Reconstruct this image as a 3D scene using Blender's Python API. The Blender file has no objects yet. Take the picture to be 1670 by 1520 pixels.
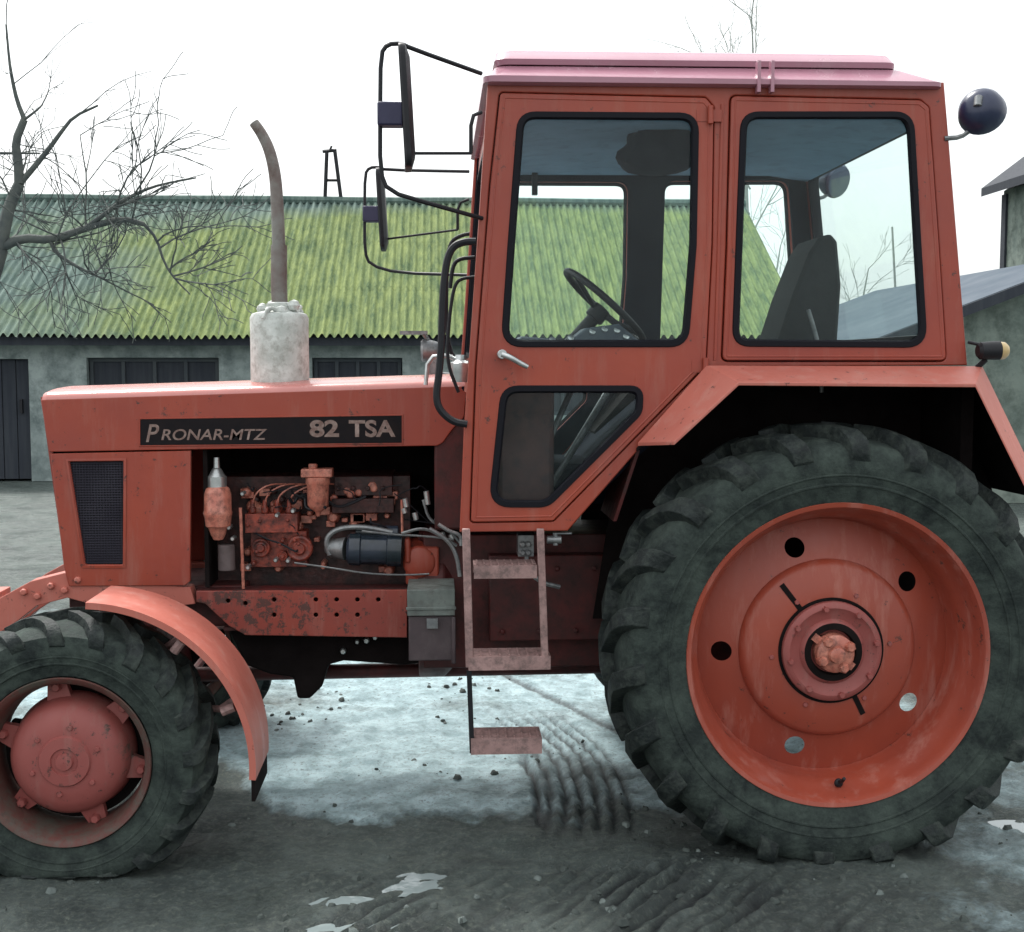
import bpy, bmesh, math, random
from mathutils import Vector, Matrix, noise
random.seed(7)
R = math.radians
scene = bpy.context.scene
COL = scene.collection
# ------------------------------------------------------------------ camera, sky, sun, exposure
FPX, CAMH, YAW = 2050.0, 1.66, R(3.4)
PITCH = math.atan(160.0 / FPX)
cd = bpy.data.cameras.new("camera"); cam = bpy.data.objects.new("camera", cd); COL.objects.link(cam)
cd.sensor_width = 36; cd.lens = FPX / 1670 * 36; cd.clip_start = 0.05; cd.clip_end = 2000
cam.location = (0, 0, CAMH); cam.rotation_euler = (math.pi / 2 - PITCH, 0, -YAW)
scene.camera = cam
w = bpy.data.worlds.new("World"); scene.world = w; w.use_nodes = True
nt = w.node_tree; nt.nodes.clear()
SUN_EL, SUN_AZ = R(56), R(-28)
sky = nt.nodes.new('ShaderNodeTexSky'); sky.sky_type = 'NISHITA'; sky.sun_disc = False
sky.sun_elevation = SUN_EL; sky.sun_rotation = SUN_AZ; sky.air_density = 1.2; sky.dust_density = 4.0
hs = nt.nodes.new('ShaderNodeHueSaturation'); hs.inputs['Saturation'].default_value = 0.30; hs.inputs['Value'].default_value = 1.0
bgn = nt.nodes.new('ShaderNodeBackground'); bgn.inputs['Strength'].default_value = 0.15
wo = nt.nodes.new('ShaderNodeOutputWorld')
nt.links.new(sky.outputs[0], hs.inputs['Color']); 
# high overcast: a pale cloud layer, thinner and brighter towards the zenith, over the clear sky
tcw = nt.nodes.new('ShaderNodeTexCoord'); sxw = nt.nodes.new('ShaderNodeSeparateXYZ'); nt.links.new(tcw.outputs['Generated'], sxw.inputs[0])
crw = nt.nodes.new('ShaderNodeMapRange'); crw.inputs[3].default_value = 2.9; crw.inputs[4].default_value = 5.6; nt.links.new(sxw.outputs[2], crw.inputs[0])
ccw = nt.nodes.new('ShaderNodeVectorMath'); ccw.operation = 'SCALE'; ccw.inputs[0].default_value = (0.97, 1.0, 1.0); nt.links.new(crw.outputs[0], ccw.inputs[3])
mxw = nt.nodes.new('ShaderNodeMix'); mxw.data_type = 'RGBA'; mxw.inputs[0].default_value = 0.72
nt.links.new(hs.outputs[0], mxw.inputs[6]); nt.links.new(ccw.outputs[0], mxw.inputs[7]); nt.links.new(mxw.outputs[2], bgn.inputs[0]); nt.links.new(bgn.outputs[0], wo.inputs[0])
sl = bpy.data.lights.new("sun", 'SUN'); sl.energy = 1.5; sl.angle = R(14); sl.color = (1, 0.97, 0.93)
so = bpy.data.objects.new("sun", sl); COL.objects.link(so)
sd = Vector((math.sin(SUN_AZ) * math.cos(SUN_EL), math.cos(SUN_AZ) * math.cos(SUN_EL), math.sin(SUN_EL)))
so.rotation_euler = sd.to_track_quat('Z', 'Y').to_euler(); so.location = (0, 0, 30)
vs = scene.view_settings; vs.view_transform = 'Standard'; vs.look = 'None'; vs.gamma = 1; vs.exposure = 1.25; vs.use_curve_mapping = False

# ------------------------------------------------------------------ pixel ray -> point on a plane of known depth
_f = Vector((math.sin(YAW) * math.cos(PITCH), math.cos(YAW) * math.cos(PITCH), -math.sin(PITCH)))
_r = Vector((math.cos(YAW), -math.sin(YAW), 0)); _u = _r.cross(_f)
def ray(x, y): return _f + _r * ((x - 835) / FPX) + _u * ((760 - y) / FPX)
def W(x, y, Y): d = ray(x, y); return Vector((0, 0, CAMH)) + d * (Y / d.y)
def G(x, y): d = ray(x, y); return Vector((0, 0, CAMH)) + d * (-CAMH / d.z)

# ------------------------------------------------------------------ materials
def nodes(name):
    m = bpy.data.materials.new(name); m.use_nodes = True; t = m.node_tree
    return m, t, t.nodes['Principled BSDF']
def noise_n(t, scale, detail=6, rough=0.6, coord='Object', stretch=None):
    c = t.nodes.new('ShaderNodeTexCoord'); n = t.nodes.new('ShaderNodeTexNoise')
    n.inputs['Scale'].default_value = scale; n.inputs['Detail'].default_value = detail; n.inputs['Roughness'].default_value = rough
    if stretch:
        mp = t.nodes.new('ShaderNodeMapping'); mp.inputs['Scale'].default_value = stretch
        t.links.new(c.outputs[coord], mp.inputs[0]); t.links.new(mp.outputs[0], n.inputs['Vector'])
    else: t.links.new(c.outputs[coord], n.inputs['Vector'])
    return n
def ramp(t, src, stops):
    r = t.nodes.new('ShaderNodeValToRGB'); e = r.color_ramp.elements
    while len(e) < len(stops): e.new(0.5)
    for i, (p, c) in enumerate(stops):
        e[i].position = p; e[i].color = (c[0], c[1], c[2], 1) if isinstance(c, tuple) else (c, c, c, 1)
    t.links.new(src, r.inputs[0]); return r
def mixc(t, fac, a, b):
    m = t.nodes.new('ShaderNodeMix'); m.data_type = 'RGBA'
    for s, v in ((m.inputs[0], fac), (m.inputs[6], a), (m.inputs[7], b)):
        if isinstance(v, bpy.types.NodeSocket): t.links.new(v, s)
        elif isinstance(v, tuple): s.default_value = (*v, 1)
        else: s.default_value = v
    return m.outputs[2]
def bump(t, src, strength, dist=0.01):
    b = t.nodes.new('ShaderNodeBump'); b.inputs['Strength'].default_value = strength; b.inputs['Distance'].default_value = dist
    t.links.new(src, b.inputs['Height']); return b.outputs[0]
def mat(name, c1, c2=None, scale=6, rough=0.6, metal=0.0, dirt=None, dirt_amt=0.5, bumpy=0.15, bscale=60, stretch=None, spec=0.5, bd=0.004):
    """base colour c1 drifting to c2, dirt in shaped patches, fine bump"""
    m, t, b = nodes(name)
    n1 = noise_n(t, scale, stretch=stretch)
    col = mixc(t, ramp(t, n1.outputs[0], [(0.35, 0.0), (0.65, 1.0)]).outputs[0], c1, c2 or c1)
    rgh = None
    if dirt:
        n2 = noise_n(t, scale * 2.3, 10, 0.72)
        f = ramp(t, n2.outputs[0], [(0.60 - 0.25 * dirt_amt, 0.0), (0.72 - 0.1 * dirt_amt, 1.0)]).outputs[0]
        mm = t.nodes.new('ShaderNodeMath'); mm.operation = 'MULTIPLY'; mm.inputs[1].default_value = min(1, dirt_amt * 1.2); t.links.new(f, mm.inputs[0])
        col = mixc(t, mm.outputs[0], col, dirt)
        rr = t.nodes.new('ShaderNodeMapRange'); rr.inputs[3].default_value = rough; rr.inputs[4].default_value = min(1, rough + 0.35)
        t.links.new(mm.outputs[0], rr.inputs[0]); rgh = rr.outputs[0]
    t.links.new(col, b.inputs['Base Color'])
    if rgh is not None: t.links.new(rgh, b.inputs['Roughness'])
    else: b.inputs['Roughness'].default_value = rough
    b.inputs['Metallic'].default_value = metal; b.inputs['Specular IOR Level'].default_value = spec
    if bumpy:
        n3 = noise_n(t, bscale, 5)
        t.links.new(bump(t, n3.outputs[0], bumpy, bd), b.inputs['Normal'])
    return m
M = {}
def paint(name, c1, c2, chip=(0.055, 0.03, 0.025), dust=(0.36, 0.19, 0.15), rough=0.33, dusty=0.35, chips=0.5, mud=0.0):
    m, t, b = nodes(name)
    n1 = noise_n(t, 2.2, 4); col = mixc(t, ramp(t, n1.outputs[0], [(0.3, 0.0), (0.7, 1.0)]).outputs[0], c1, c2)
    st = noise_n(t, 9, 8, 0.7, stretch=(1.6, 1.6, 0.22)); fs = ramp(t, st.outputs[0], [(0.52, 0.0), (0.75, dusty)]).outputs[0]; col = mixc(t, fs, col, dust)
    g = noise_n(t, 26, 10, 0.78); g2 = noise_n(t, 2.7, 4); mu = t.nodes.new('ShaderNodeMath'); mu.operation = 'ADD'; t.links.new(g.outputs[0], mu.inputs[0])
    m2 = t.nodes.new('ShaderNodeMath'); m2.operation = 'MULTIPLY'; m2.inputs[1].default_value = 0.35; t.links.new(g2.outputs[0], m2.inputs[0]); t.links.new(m2.outputs[0], mu.inputs[1])
    fc_ = ramp(t, mu.outputs[0], [(0.855 - 0.06 * chips, 0.0), (0.875 - 0.06 * chips, 0.85)]).outputs[0]; col = mixc(t, fc_, col, chip)
    if mud:
        g3 = noise_n(t, 7, 10, 0.8); f3 = ramp(t, g3.outputs[0], [(0.62 - 0.2 * mud, 0.0), (0.70 - 0.15 * mud, 0.9)]).outputs[0]; col = mixc(t, f3, col, (0.075, 0.068, 0.055))
    t.links.new(col, b.inputs['Base Color'])
    rr = t.nodes.new('ShaderNodeMapRange'); rr.inputs[1].default_value = 0.3; rr.inputs[2].default_value = 0.75; rr.inputs[3].default_value = rough - 0.06; rr.inputs[4].default_value = rough + 0.28; t.links.new(st.outputs[0], rr.inputs[0]); t.links.new(rr.outputs[0], b.inputs['Roughness'])
    nb = noise_n(t, 5, 3); nb2 = noise_n(t, 80, 4)
    bb = t.nodes.new('ShaderNodeBump'); bb.inputs['Strength'].default_value = 0.22; bb.inputs['Distance'].default_value = 0.012; t.links.new(nb.outputs[0], bb.inputs['Height'])
    b2 = t.nodes.new('ShaderNodeBump'); b2.inputs['Strength'].default_value = 0.10; b2.inputs['Distance'].default_value = 0.002; t.links.new(nb2.outputs[0], b2.inputs['Height']); t.links.new(bb.outputs[0], b2.inputs['Normal']); t.links.new(b2.outputs[0], b.inputs['Normal'])
    return m
M['paint'] = paint('red_paint', (0.345, 0.056, 0.028), (0.275, 0.047, 0.031), dusty=0.36, chips=0.95)
M['paint_skylit'] = paint('skylit_dusty_red_paint', (0.52, 0.155, 0.115), (0.43, 0.12, 0.09), dust=(0.5, 0.3, 0.25), rough=0.42, dusty=0.5, chips=0.9)  # red lightened to pink for sky light on the fenders, plus dust streaks
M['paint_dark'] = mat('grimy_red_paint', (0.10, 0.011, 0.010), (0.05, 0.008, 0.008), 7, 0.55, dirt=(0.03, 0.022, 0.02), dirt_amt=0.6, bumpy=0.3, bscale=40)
M['engine_red'] = mat('oily_engine_red', (0.40, 0.072, 0.042), (0.17, 0.03, 0.02), 14, 0.28, dirt=(0.012, 0.008, 0.008), dirt_amt=0.75, bumpy=0.5, bscale=50)
M['engine_pink'] = mat('pale_engine_red', (0.62, 0.25, 0.18), (0.44, 0.13, 0.09), 18, 0.28, dirt=(0.04, 0.02, 0.018), dirt_amt=0.6, bumpy=0.4, bscale=50)  # lighter, pinker than the engine red
M['rim'] = paint('rim_red_paint', (0.35, 0.062, 0.032), (0.27, 0.054, 0.036), dust=(0.46, 0.21, 0.17), rough=0.36, dusty=0.6, chips=0.8)
M['hub'] = paint('dusty_hub_red', (0.33, 0.085, 0.075), (0.26, 0.065, 0.058), dust=(0.3, 0.16, 0.14), rough=0.5, dusty=0.6, chips=1.0, mud=0.25)
M['rim_muddy'] = paint('muddy_front_rim', (0.13, 0.035, 0.028), (0.07, 0.03, 0.025), dust=(0.13, 0.10, 0.075), rough=0.6, dusty=0.7, chips=1.2, mud=0.75)
M['roofpaint'] = mat('skylit_roof_paint', (0.42, 0.21, 0.27), (0.36, 0.17, 0.22), 3, 0.2, dirt=(0.4, 0.27, 0.3), dirt_amt=0.3, bumpy=0.1)  # roof red paled to lavender in the colour, for its sky reflection
M['rubber'] = mat('seal_rubber', (0.006, 0.006, 0.010), rough=0.6, spec=0.18)
M['tyre'] = mat('dusty_tyre_rubber', (0.012, 0.017, 0.017), (0.022, 0.030, 0.028), 4, 0.72, dirt=(0.060, 0.078, 0.068), dirt_amt=0.8, bumpy=0.9, bscale=38, bd=0.008, spec=0.2)
M['lug'] = mat('tread_rubber', (0.010, 0.014, 0.014), (0.018, 0.024, 0.024), 9, 0.6, dirt=(0.060, 0.074, 0.064), dirt_amt=0.6, bumpy=0.9, bscale=45, bd=0.008, spec=0.25)
M['black'] = mat('black_painted_steel', (0.008, 0.009, 0.012), (0.014, 0.014, 0.018), 10, 0.5, bumpy=0.2, spec=.3)
M['void'] = mat('shade_and_grime_black', (0.008, 0.006, 0.006), (0.013, 0.010, 0.010), 10, 0.95, bumpy=0.3, spec=0.1)  # near black: shade in recesses put into the colour, also grime
M['greysteel'] = mat('grey_steel', (0.30, 0.31, 0.31), (0.18, 0.19, 0.2), 20, 0.4, 0.6, dirt=(0.06, 0.055, 0.05), dirt_amt=0.4, bumpy=0.3)
M['silver'] = mat('bright_metal', (0.6, 0.62, 0.62), (0.4, 0.42, 0.42), 20, 0.3, 0.8)
M['muffler'] = mat('whitened_muffler_steel', (0.66, 0.69, 0.66), (0.46, 0.49, 0.46), 14, 0.6, 0.0, dirt=(0.20, 0.19, 0.16), dirt_amt=0.5, bumpy=0.4)
M['pipe'] = mat('rusty_pipe', (0.16, 0.115, 0.105), (0.26, 0.27, 0.25), 6, 0.7, 0.2, dirt=(0.09, 0.05, 0.04), dirt_amt=0.5, bumpy=0.4)
M['ladder'] = mat('worn_pinkish_step_steel', (0.40, 0.25, 0.235), (0.27, 0.165, 0.155), 15, 0.55, 0.1, dirt=(0.10, 0.075, 0.07), dirt_amt=0.6, bumpy=0.4)
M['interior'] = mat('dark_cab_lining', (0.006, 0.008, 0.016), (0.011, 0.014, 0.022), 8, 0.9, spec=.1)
M['headliner'] = mat('grey_blue_headliner', (0.24, 0.40, 0.56), (0.20, 0.33, 0.47), 5, 0.9, dirt=(0.08, 0.1, 0.13), dirt_amt=0.3)
M['seat'] = mat('black_vinyl', (0.010, 0.013, 0.014), (0.018, 0.022, 0.022), 15, 0.85, bumpy=0.3)
M['toolbox'] = mat('grey_green_box_paint', (0.20, 0.235, 0.215), (0.11, 0.13, 0.12), 9, 0.5, dirt=(0.07, 0.06, 0.055), dirt_amt=0.5)
M['decal'] = mat('black_name_plate', (0.006, 0.005, 0.007), (0.010, 0.007, 0.008), 20, 0.7, spec=.2, bumpy=0.05)
M['letter'] = mat('faded_letter_paint', (0.27, 0.20, 0.175), (0.15, 0.085, 0.07), 60, 0.6, bumpy=0.1)
M['mesh'] = mat('dusty_grille_mesh', (0.050, 0.048, 0.062), (0.034, 0.032, 0.044), 8, 0.8, bumpy=0, spec=.1)
M['plaster'] = mat('stained_plaster', (0.36, 0.415, 0.40), (0.22, 0.265, 0.26), 1.6, 0.9, dirt=(0.09, 0.12, 0.12), dirt_amt=0.7, bumpy=0.5, bscale=20, stretch=(1, 1, .5))
M['shedwall'] = mat('grey_render', (0.22, 0.26, 0.225), (0.14, 0.18, 0.16), 1.3, 0.9, dirt=(0.06, 0.08, 0.07), dirt_amt=0.7, bumpy=0.5, bscale=20)
M['shedroof'] = mat('blue_grey_roofing', (0.085, 0.105, 0.13), (0.12, 0.14, 0.165), 1.5, 0.95, spec=0.1, dirt=(0.1, 0.13, 0.15), dirt_amt=0.4, bumpy=0.4)
M['darkwood'] = mat('old_dark_boards', (0.020, 0.025, 0.036), (0.034, 0.04, 0.05), 2, 0.85, stretch=(8, 8, 0.6), bumpy=0.3)
M['bark'] = mat('dark_bark', (0.05, 0.06, 0.062), (0.10, 0.11, 0.10), 9, 0.9, bumpy=0.5, bscale=40)
M['barkpale'] = mat('glare_pale_bark', (0.34, 0.36, 0.33), (0.42, 0.44, 0.41), 9, 0.9, bumpy=0)  # bark lightened in the colour for glare of the bright sky
M['lampblue'] = mat('navy_lamp_shell', (0.014, 0.020, 0.055), (0.024, 0.032, 0.07), 20, 0.3, bumpy=0.1)
M['mirrorback'] = mat('mirror_clamp_plastic', (0.018, 0.017, 0.055), (0.025, 0.024, 0.065), 20, 0.5, bumpy=0.1)
M['amber'] = mat('amber_lens', (0.55, 0.42, 0.22), (0.5, 0.36, 0.16), 40, 0.25, bumpy=0)
M['mirror'] = mat('mirror_glass', (0.8, 0.82, 0.84), None, 5, 0.04, 1.0, bumpy=0)
M['blob'] = mat('blob_black', (0.004, 0.006, 0.014), (0.010, 0.013, 0.022), 20, 0.95, bumpy=0.5)
def glass():
    m, t, b = nodes('dusty_window_glass'); out = t.nodes['Material Output']
    tr = t.nodes.new('ShaderNodeBsdfTransparent'); tr.inputs[0].default_value = (0.95, 0.99, 0.985, 1)
    gl = t.nodes.new('ShaderNodeBsdfGlossy'); gl.inputs['Roughness'].default_value = 0.03
    lw = t.nodes.new('ShaderNodeLayerWeight'); lw.inputs[0].default_value = 0.5
    pw = t.nodes.new('ShaderNodeMath'); pw.operation = 'POWER'; pw.inputs[1].default_value = 4; t.links.new(lw.outputs['Facing'], pw.inputs[0])
    fr = t.nodes.new('ShaderNodeMapRange'); fr.inputs[3].default_value = 0.012; fr.inputs[4].default_value = 0.45; t.links.new(pw.outputs[0], fr.inputs[0])
    df = t.nodes.new('ShaderNodeBsdfTranslucent'); df.inputs[0].default_value = (0.62, 0.75, 0.75, 1)
    d2 = t.nodes.new('ShaderNodeBsdfDiffuse'); d2.inputs[0].default_value = (0.42, 0.52, 0.55, 1)
    dd = t.nodes.new('ShaderNodeMixShader'); t.links.new(df.outputs[0], dd.inputs[1]); t.links.new(d2.outputs[0], dd.inputs[2])
    n = noise_n(t, 3, 6, 0.7); f = ramp(t, n.outputs[0], [(0.3, 0.004), (0.8, 0.030)])
    m1 = t.nodes.new('ShaderNodeMixShader'); t.links.new(f.outputs[0], m1.inputs[0]); t.links.new(tr.outputs[0], m1.inputs[1]); t.links.new(dd.outputs[0], m1.inputs[2])
    m2 = t.nodes.new('ShaderNodeMixShader'); t.links.new(fr.outputs[0], m2.inputs[0]); t.links.new(m1.outputs[0], m2.inputs[1]); t.links.new(gl.outputs[0], m2.inputs[2])
    t.links.new(m2.outputs[0], out.inputs[0]); t.nodes.remove(b); return m
M['glass'] = glass()
def moss():
    m, t, b = nodes('mossy_corrugated_sheet')
    n = noise_n(t, 0.22, 5, 0.6); n2 = noise_n(t, 5.0, 9, 0.8, stretch=(1.6, 0.3, 0.3)); n4 = noise_n(t, 7.0, 6, 0.7, stretch=(1.2, 0.12, 0.12))
    tc = t.nodes.new('ShaderNodeTexCoord'); sp = t.nodes.new('ShaderNodeSeparateXYZ'); t.links.new(tc.outputs['Object'], sp.inputs[0])
    green = mixc(t, ramp(t, n2.outputs[0], [(0.38, 0.0), (0.62, 1.0)]).outputs[0], (0.075, 0.120, 0.060), (0.235, 0.285, 0.110))
    grey = mixc(t, ramp(t, n4.outputs[0], [(0.35, 0.0), (0.65, 1.0)]).outputs[0], (0.060, 0.098, 0.090), (0.165, 0.220, 0.195))
    # the sheets by the ridge and the far left are bare and grey, the middle is overgrown
    def mr(src, a, b_):
        k = t.nodes.new('ShaderNodeMapRange'); k.inputs[1].default_value = a; k.inputs[2].default_value = b_; t.links.new(src, k.inputs[0]); return k.outputs[0]
    fx = mr(sp.outputs['X'], -9.5, 0.5); fz = mr(sp.outputs['Z'], 4.8, 3.8)
    mu = t.nodes.new('ShaderNodeMath'); mu.operation = 'MULTIPLY'; t.links.new(fx, mu.inputs[0]); t.links.new(fz, mu.inputs[1])
    ad = t.nodes.new('ShaderNodeMath'); ad.operation = 'ADD'; t.links.new(mu.outputs[0], ad.inputs[0]); t.links.new(n.outputs[0], ad.inputs[1])
    f = ramp(t, ad.outputs[0], [(0.75, 0.0), (1.45, 1.0)]).outputs[0]
    t.links.new(mixc(t, f, grey, green), b.inputs['Base Color']); b.inputs['Roughness'].default_value = 0.95
    b.inputs['Specular IOR Level'].default_value = 0.2
    n3 = noise_n(t, 25, 5); t.links.new(bump(t, n3.outputs[0], 0.6, 0.02), b.inputs['Normal']); return m
M['moss'] = moss()
def ground_mat():
    m, t, b = nodes('muddy_yard')
    at = t.nodes.new('ShaderNodeAttribute'); at.attribute_name = 'pale'; sp = t.nodes.new('ShaderNodeSeparateColor'); t.links.new(at.outputs['Color'], sp.inputs[0])
    n1 = noise_n(t, 1.6, 10, 0.7); n2 = noise_n(t, 9, 10, 0.75); n3 = noise_n(t, 45, 8, 0.8)
    mud = mixc(t, ramp(t, n1.outputs[0], [(0.35, 0.0), (0.65, 1.0)]).outputs[0], (0.022, 0.034, 0.034), (0.085, 0.110, 0.100))
    n7 = noise_n(t, 6.5, 12, 0.85); mud = mixc(t, ramp(t, n7.outputs[0], [(0.50, 0.0), (0.60, 0.55)]).outputs[0], mud, (0.14, 0.175, 0.165))
    mud = mixc(t, ramp(t, n3.outputs[0], [(0.50, 0.0), (0.64, 0.8)]).outputs[0], mud, (0.16, 0.185, 0.155))
    pale = mixc(t, ramp(t, n2.outputs[0], [(0.40, 0.0), (0.60, 1.0)]).outputs[0], (0.27, 0.40, 0.43), (0.56, 0.74, 0.78))
    pale = mixc(t, ramp(t, n3.outputs[0], [(0.54, 0.0), (0.62, 0.85)]).outputs[0], pale, (0.13, 0.18, 0.19))
    # ragged edge between the pale ground and the mud
    k = t.nodes.new('ShaderNodeMath'); k.operation = 'MULTIPLY_ADD'; k.inputs[1].default_value = 0.75; t.links.new(n2.outputs[0], k.inputs[0]); 
    k2 = t.nodes.new('ShaderNodeMath'); k2.operation = 'ADD'; k2.inputs[1].default_value = -0.375; t.links.new(sp.outputs[0], k2.inputs[0]); t.links.new(k2.outputs[0], k.inputs[2])
    f = ramp(t, k.outputs[0], [(0.25, 0.0), (0.75, 1.0)]).outputs[0]
    col = mixc(t, f, mud, pale)
    col = mixc(t, sp.outputs[1], col, (0.012, 0.018, 0.020))
    t.links.new(col, b.inputs['Base Color'])
    wet = t.nodes.new('ShaderNodeMapRange'); wet.inputs[3].default_value = 0.85; wet.inputs[4].default_value = 0.36; t.links.new(f, wet.inputs[0])
    n6 = noise_n(t, 2.6, 8, 0.72); w6 = ramp(t, n6.outputs[0], [(0.44, 0.0), (0.60, 1.0)]).outputs[0]
    wm_ = t.nodes.new('ShaderNodeMix'); t.links.new(w6, wm_.inputs[0]); t.links.new(wet.outputs[0], wm_.inputs[2]); wm_.inputs[3].default_value = 0.30; t.links.new(wm_.outputs[0], b.inputs['Roughness'])
    b.inputs['Specular IOR Level'].default_value = 0.6
    ad = t.nodes.new('ShaderNodeMath'); ad.operation = 'ADD'; t.links.new(n2.outputs[0], ad.inputs[0]); t.links.new(n3.outputs[0], ad.inputs[1])
    t.links.new(bump(t, ad.outputs[0], 0.9, 0.022), b.inputs['Normal']); return m
M['ground'] = ground_mat()
def water():
    m, t, b = nodes('puddle_water'); b.inputs['Base Color'].default_value = (0.25, 0.30, 0.30, 1); b.inputs['Roughness'].default_value = 0.08
    b.inputs['Specular IOR Level'].default_value = 1.0
    n = noise_n(t, 14, 3); t.links.new(bump(t, n.outputs[0], 0.15, 0.01), b.inputs['Normal']); return m
M['water'] = water()

# ------------------------------------------------------------------ mesh building
class MB:
    def __init__(s): s.v = []; s.f = []
    def add(s, vs, fs):
        o = len(s.v); s.v += [Vector(p) for p in vs]; s.f += [[i + o for i in f] for f in fs]; return s
    def box(s, a, b, rot=None, piv=None):
        x0, y0, z0 = [min(a[i], b[i]) for i in range(3)]; x1, y1, z1 = [max(a[i], b[i]) for i in range(3)]
        vs = [Vector(p) for p in ((x0, y0, z0), (x1, y0, z0), (x1, y1, z0), (x0, y1, z0), (x0, y0, z1), (x1, y0, z1), (x1, y1, z1), (x0, y1, z1))]
        if rot is not None:
            c = Vector(piv) if piv is not None else (Vector(a) + Vector(b)) / 2
            vs = [rot @ (p - c) + c for p in vs]
        return s.add(vs, [(0, 3, 2, 1), (4, 5, 6, 7), (0, 1, 5, 4), (1, 2, 6, 5), (2, 3, 7, 6), (3, 0, 4, 7)])
    def rev(s, p, axis, prof, n=24, cap=True):
        """surface of revolution: prof = [(distance along axis, radius)]"""
        ax = Vector(axis).normalized(); p = Vector(p)
        u = ax.orthogonal().normalized(); w_ = ax.cross(u)
        vs = []; fs = []
        for d, r in prof:
            for k in range(n):
                t = 2 * math.pi * k / n; vs.append(p + ax * d + (u * math.cos(t) + w_ * math.sin(t)) * r)
        m = len(prof)
        for j in range(m - 1):
            for k in range(n):
                k2 = (k + 1) % n; fs.append((j * n + k, j * n + k2, (j + 1) * n + k2, (j + 1) * n + k))
        if cap: fs.append(tuple(range(n))[::-1]); fs.append(tuple(range((m - 1) * n, m * n)))
        return s.add(vs, fs)
    def cyl(s, a, b, r, r2=None, n=16):
        a = Vector(a); b = Vector(b); L = (b - a).length; r2 = r if r2 is None else r2
        bv = min(0.12 * min(r, r2), 0.2 * L)
        return s.rev(a, b - a, [(0, r - bv), (bv, r), (L - bv, r2), (L, r2 - bv)], n)
    def ball(s, c, r, sx=1, sy=1, sz=1, n=14):
        vs = []; fs = []; m = n // 2
        for j in range(m + 1):
            ph = math.pi * j / m
            for k in range(n):
                t = 2 * math.pi * k / n; vs.append(Vector(c) + Vector((r * sx * math.sin(ph) * math.cos(t), r * sy * math.sin(ph) * math.sin(t), r * sz * math.cos(ph))))
        for j in range(m):
            for k in range(n): k2 = (k + 1) % n; fs.append((j * n + k, (j + 1) * n + k, (j + 1) * n + k2, j * n + k2))
        return s.add(vs, fs)
    def tube(s, pts, r, n=8, smooth=0, taper=None):
        pts = [Vector(p) for p in pts]
        for _ in range(smooth):
            q = [pts[0]]
            for a, b in zip(pts, pts[1:]): q += [a.lerp(b, 0.25), a.lerp(b, 0.75)]
            pts = q + [pts[-1]]
        vs = []; fs = []; up = None; m = len(pts)
        for i, p in enumerate(pts):
            t = (pts[min(i + 1, m - 1)] - pts[max(i - 1, 0)]).normalized()
            if up is None or abs(up.dot(t)) > 0.97: up = t.orthogonal().normalized()
            up = (up - t * up.dot(t)).normalized(); w_ = t.cross(up)
            rr = r if taper is None else r + (taper - r) * i / max(1, m - 1)
            for k in range(n): a = 2 * math.pi * k / n; vs.append(p + (up * math.cos(a) + w_ * math.sin(a)) * rr)
        for j in range(m - 1):
            for k in range(n): k2 = (k + 1) % n; fs.append((j * n + k, j * n + k2, (j + 1) * n + k2, (j + 1) * n + k))
        fs.append(tuple(range(n))[::-1]); fs.append(tuple(range((m - 1) * n, m * n)))
        return s.add(vs, fs)
    def prism(s, poly, y0, y1):
        """poly of (x,z) extruded along Y"""
        n = len(poly); vs = [(x, y0, z) for x, z in poly] + [(x, y1, z) for x, z in poly]
        return s.add(vs, [tuple(range(n))[::-1], tuple(range(n, 2 * n))] + [(i, (i + 1) % n, n + (i + 1) % n, n + i) for i in range(n)])
    def sheet(s, A, B, th=None):
        """ruled strip between polylines A and B, with thickness vector"""
        n = len(A); vs = [Vector(p) for p in A] + [Vector(p) for p in B]; fs = [(i, i + 1, n + i + 1, n + i) for i in range(n - 1)]
        if th is not None:
            th = Vector(th); m = len(vs); vs += [p + th for p in vs]; fs += [tuple(i + m for i in f[::-1]) for f in fs[:n - 1]]
            fs += [(i + 1, i, m + i, m + i + 1) for i in range(n - 1)] + [(n + i, n + i + 1, m + n + i + 1, m + n + i) for i in range(n - 1)]
            fs += [(0, n, m + n, m), (n - 1, m + n - 1, m + 2 * n - 1, 2 * n - 1)]
        return s.add(vs, fs)
    def build(s, name, m, parent=None, smooth=True, ang=38, loc=None, bevel=0):
        me = bpy.data.meshes.new(name); me.from_pydata([tuple(p) for p in s.v], [], s.f)
        bm = bmesh.new(); bm.from_mesh(me); bmesh.ops.recalc_face_normals(bm, faces=bm.faces); bm.to_mesh(me); bm.free()
        return link(name, me, m, parent, smooth, ang, loc, bevel)
def build_each(mb, name, m, parent, bevel=0, ang=38, smooth=True):
    """one object per loose piece"""
    n = len(mb.v); par = list(range(n))
    def find(i):
        while par[i] != i: par[i] = par[par[i]]; i = par[i]
        return i
    for f in mb.f:
        for q in f[1:]: par[find(q)] = find(f[0])
    grp = {}
    for f in mb.f: grp.setdefault(find(f[0]), []).append(f)
    out = []
    for fs in grp.values():
        ids = sorted({i for f in fs for i in f}); mp = {i: k for k, i in enumerate(ids)}; b = MB(); b.add([mb.v[i] for i in ids], [[mp[i] for i in f] for f in fs]); out.append(b.build(name, m, parent, bevel=bevel, ang=ang, smooth=smooth))
    return out
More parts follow.
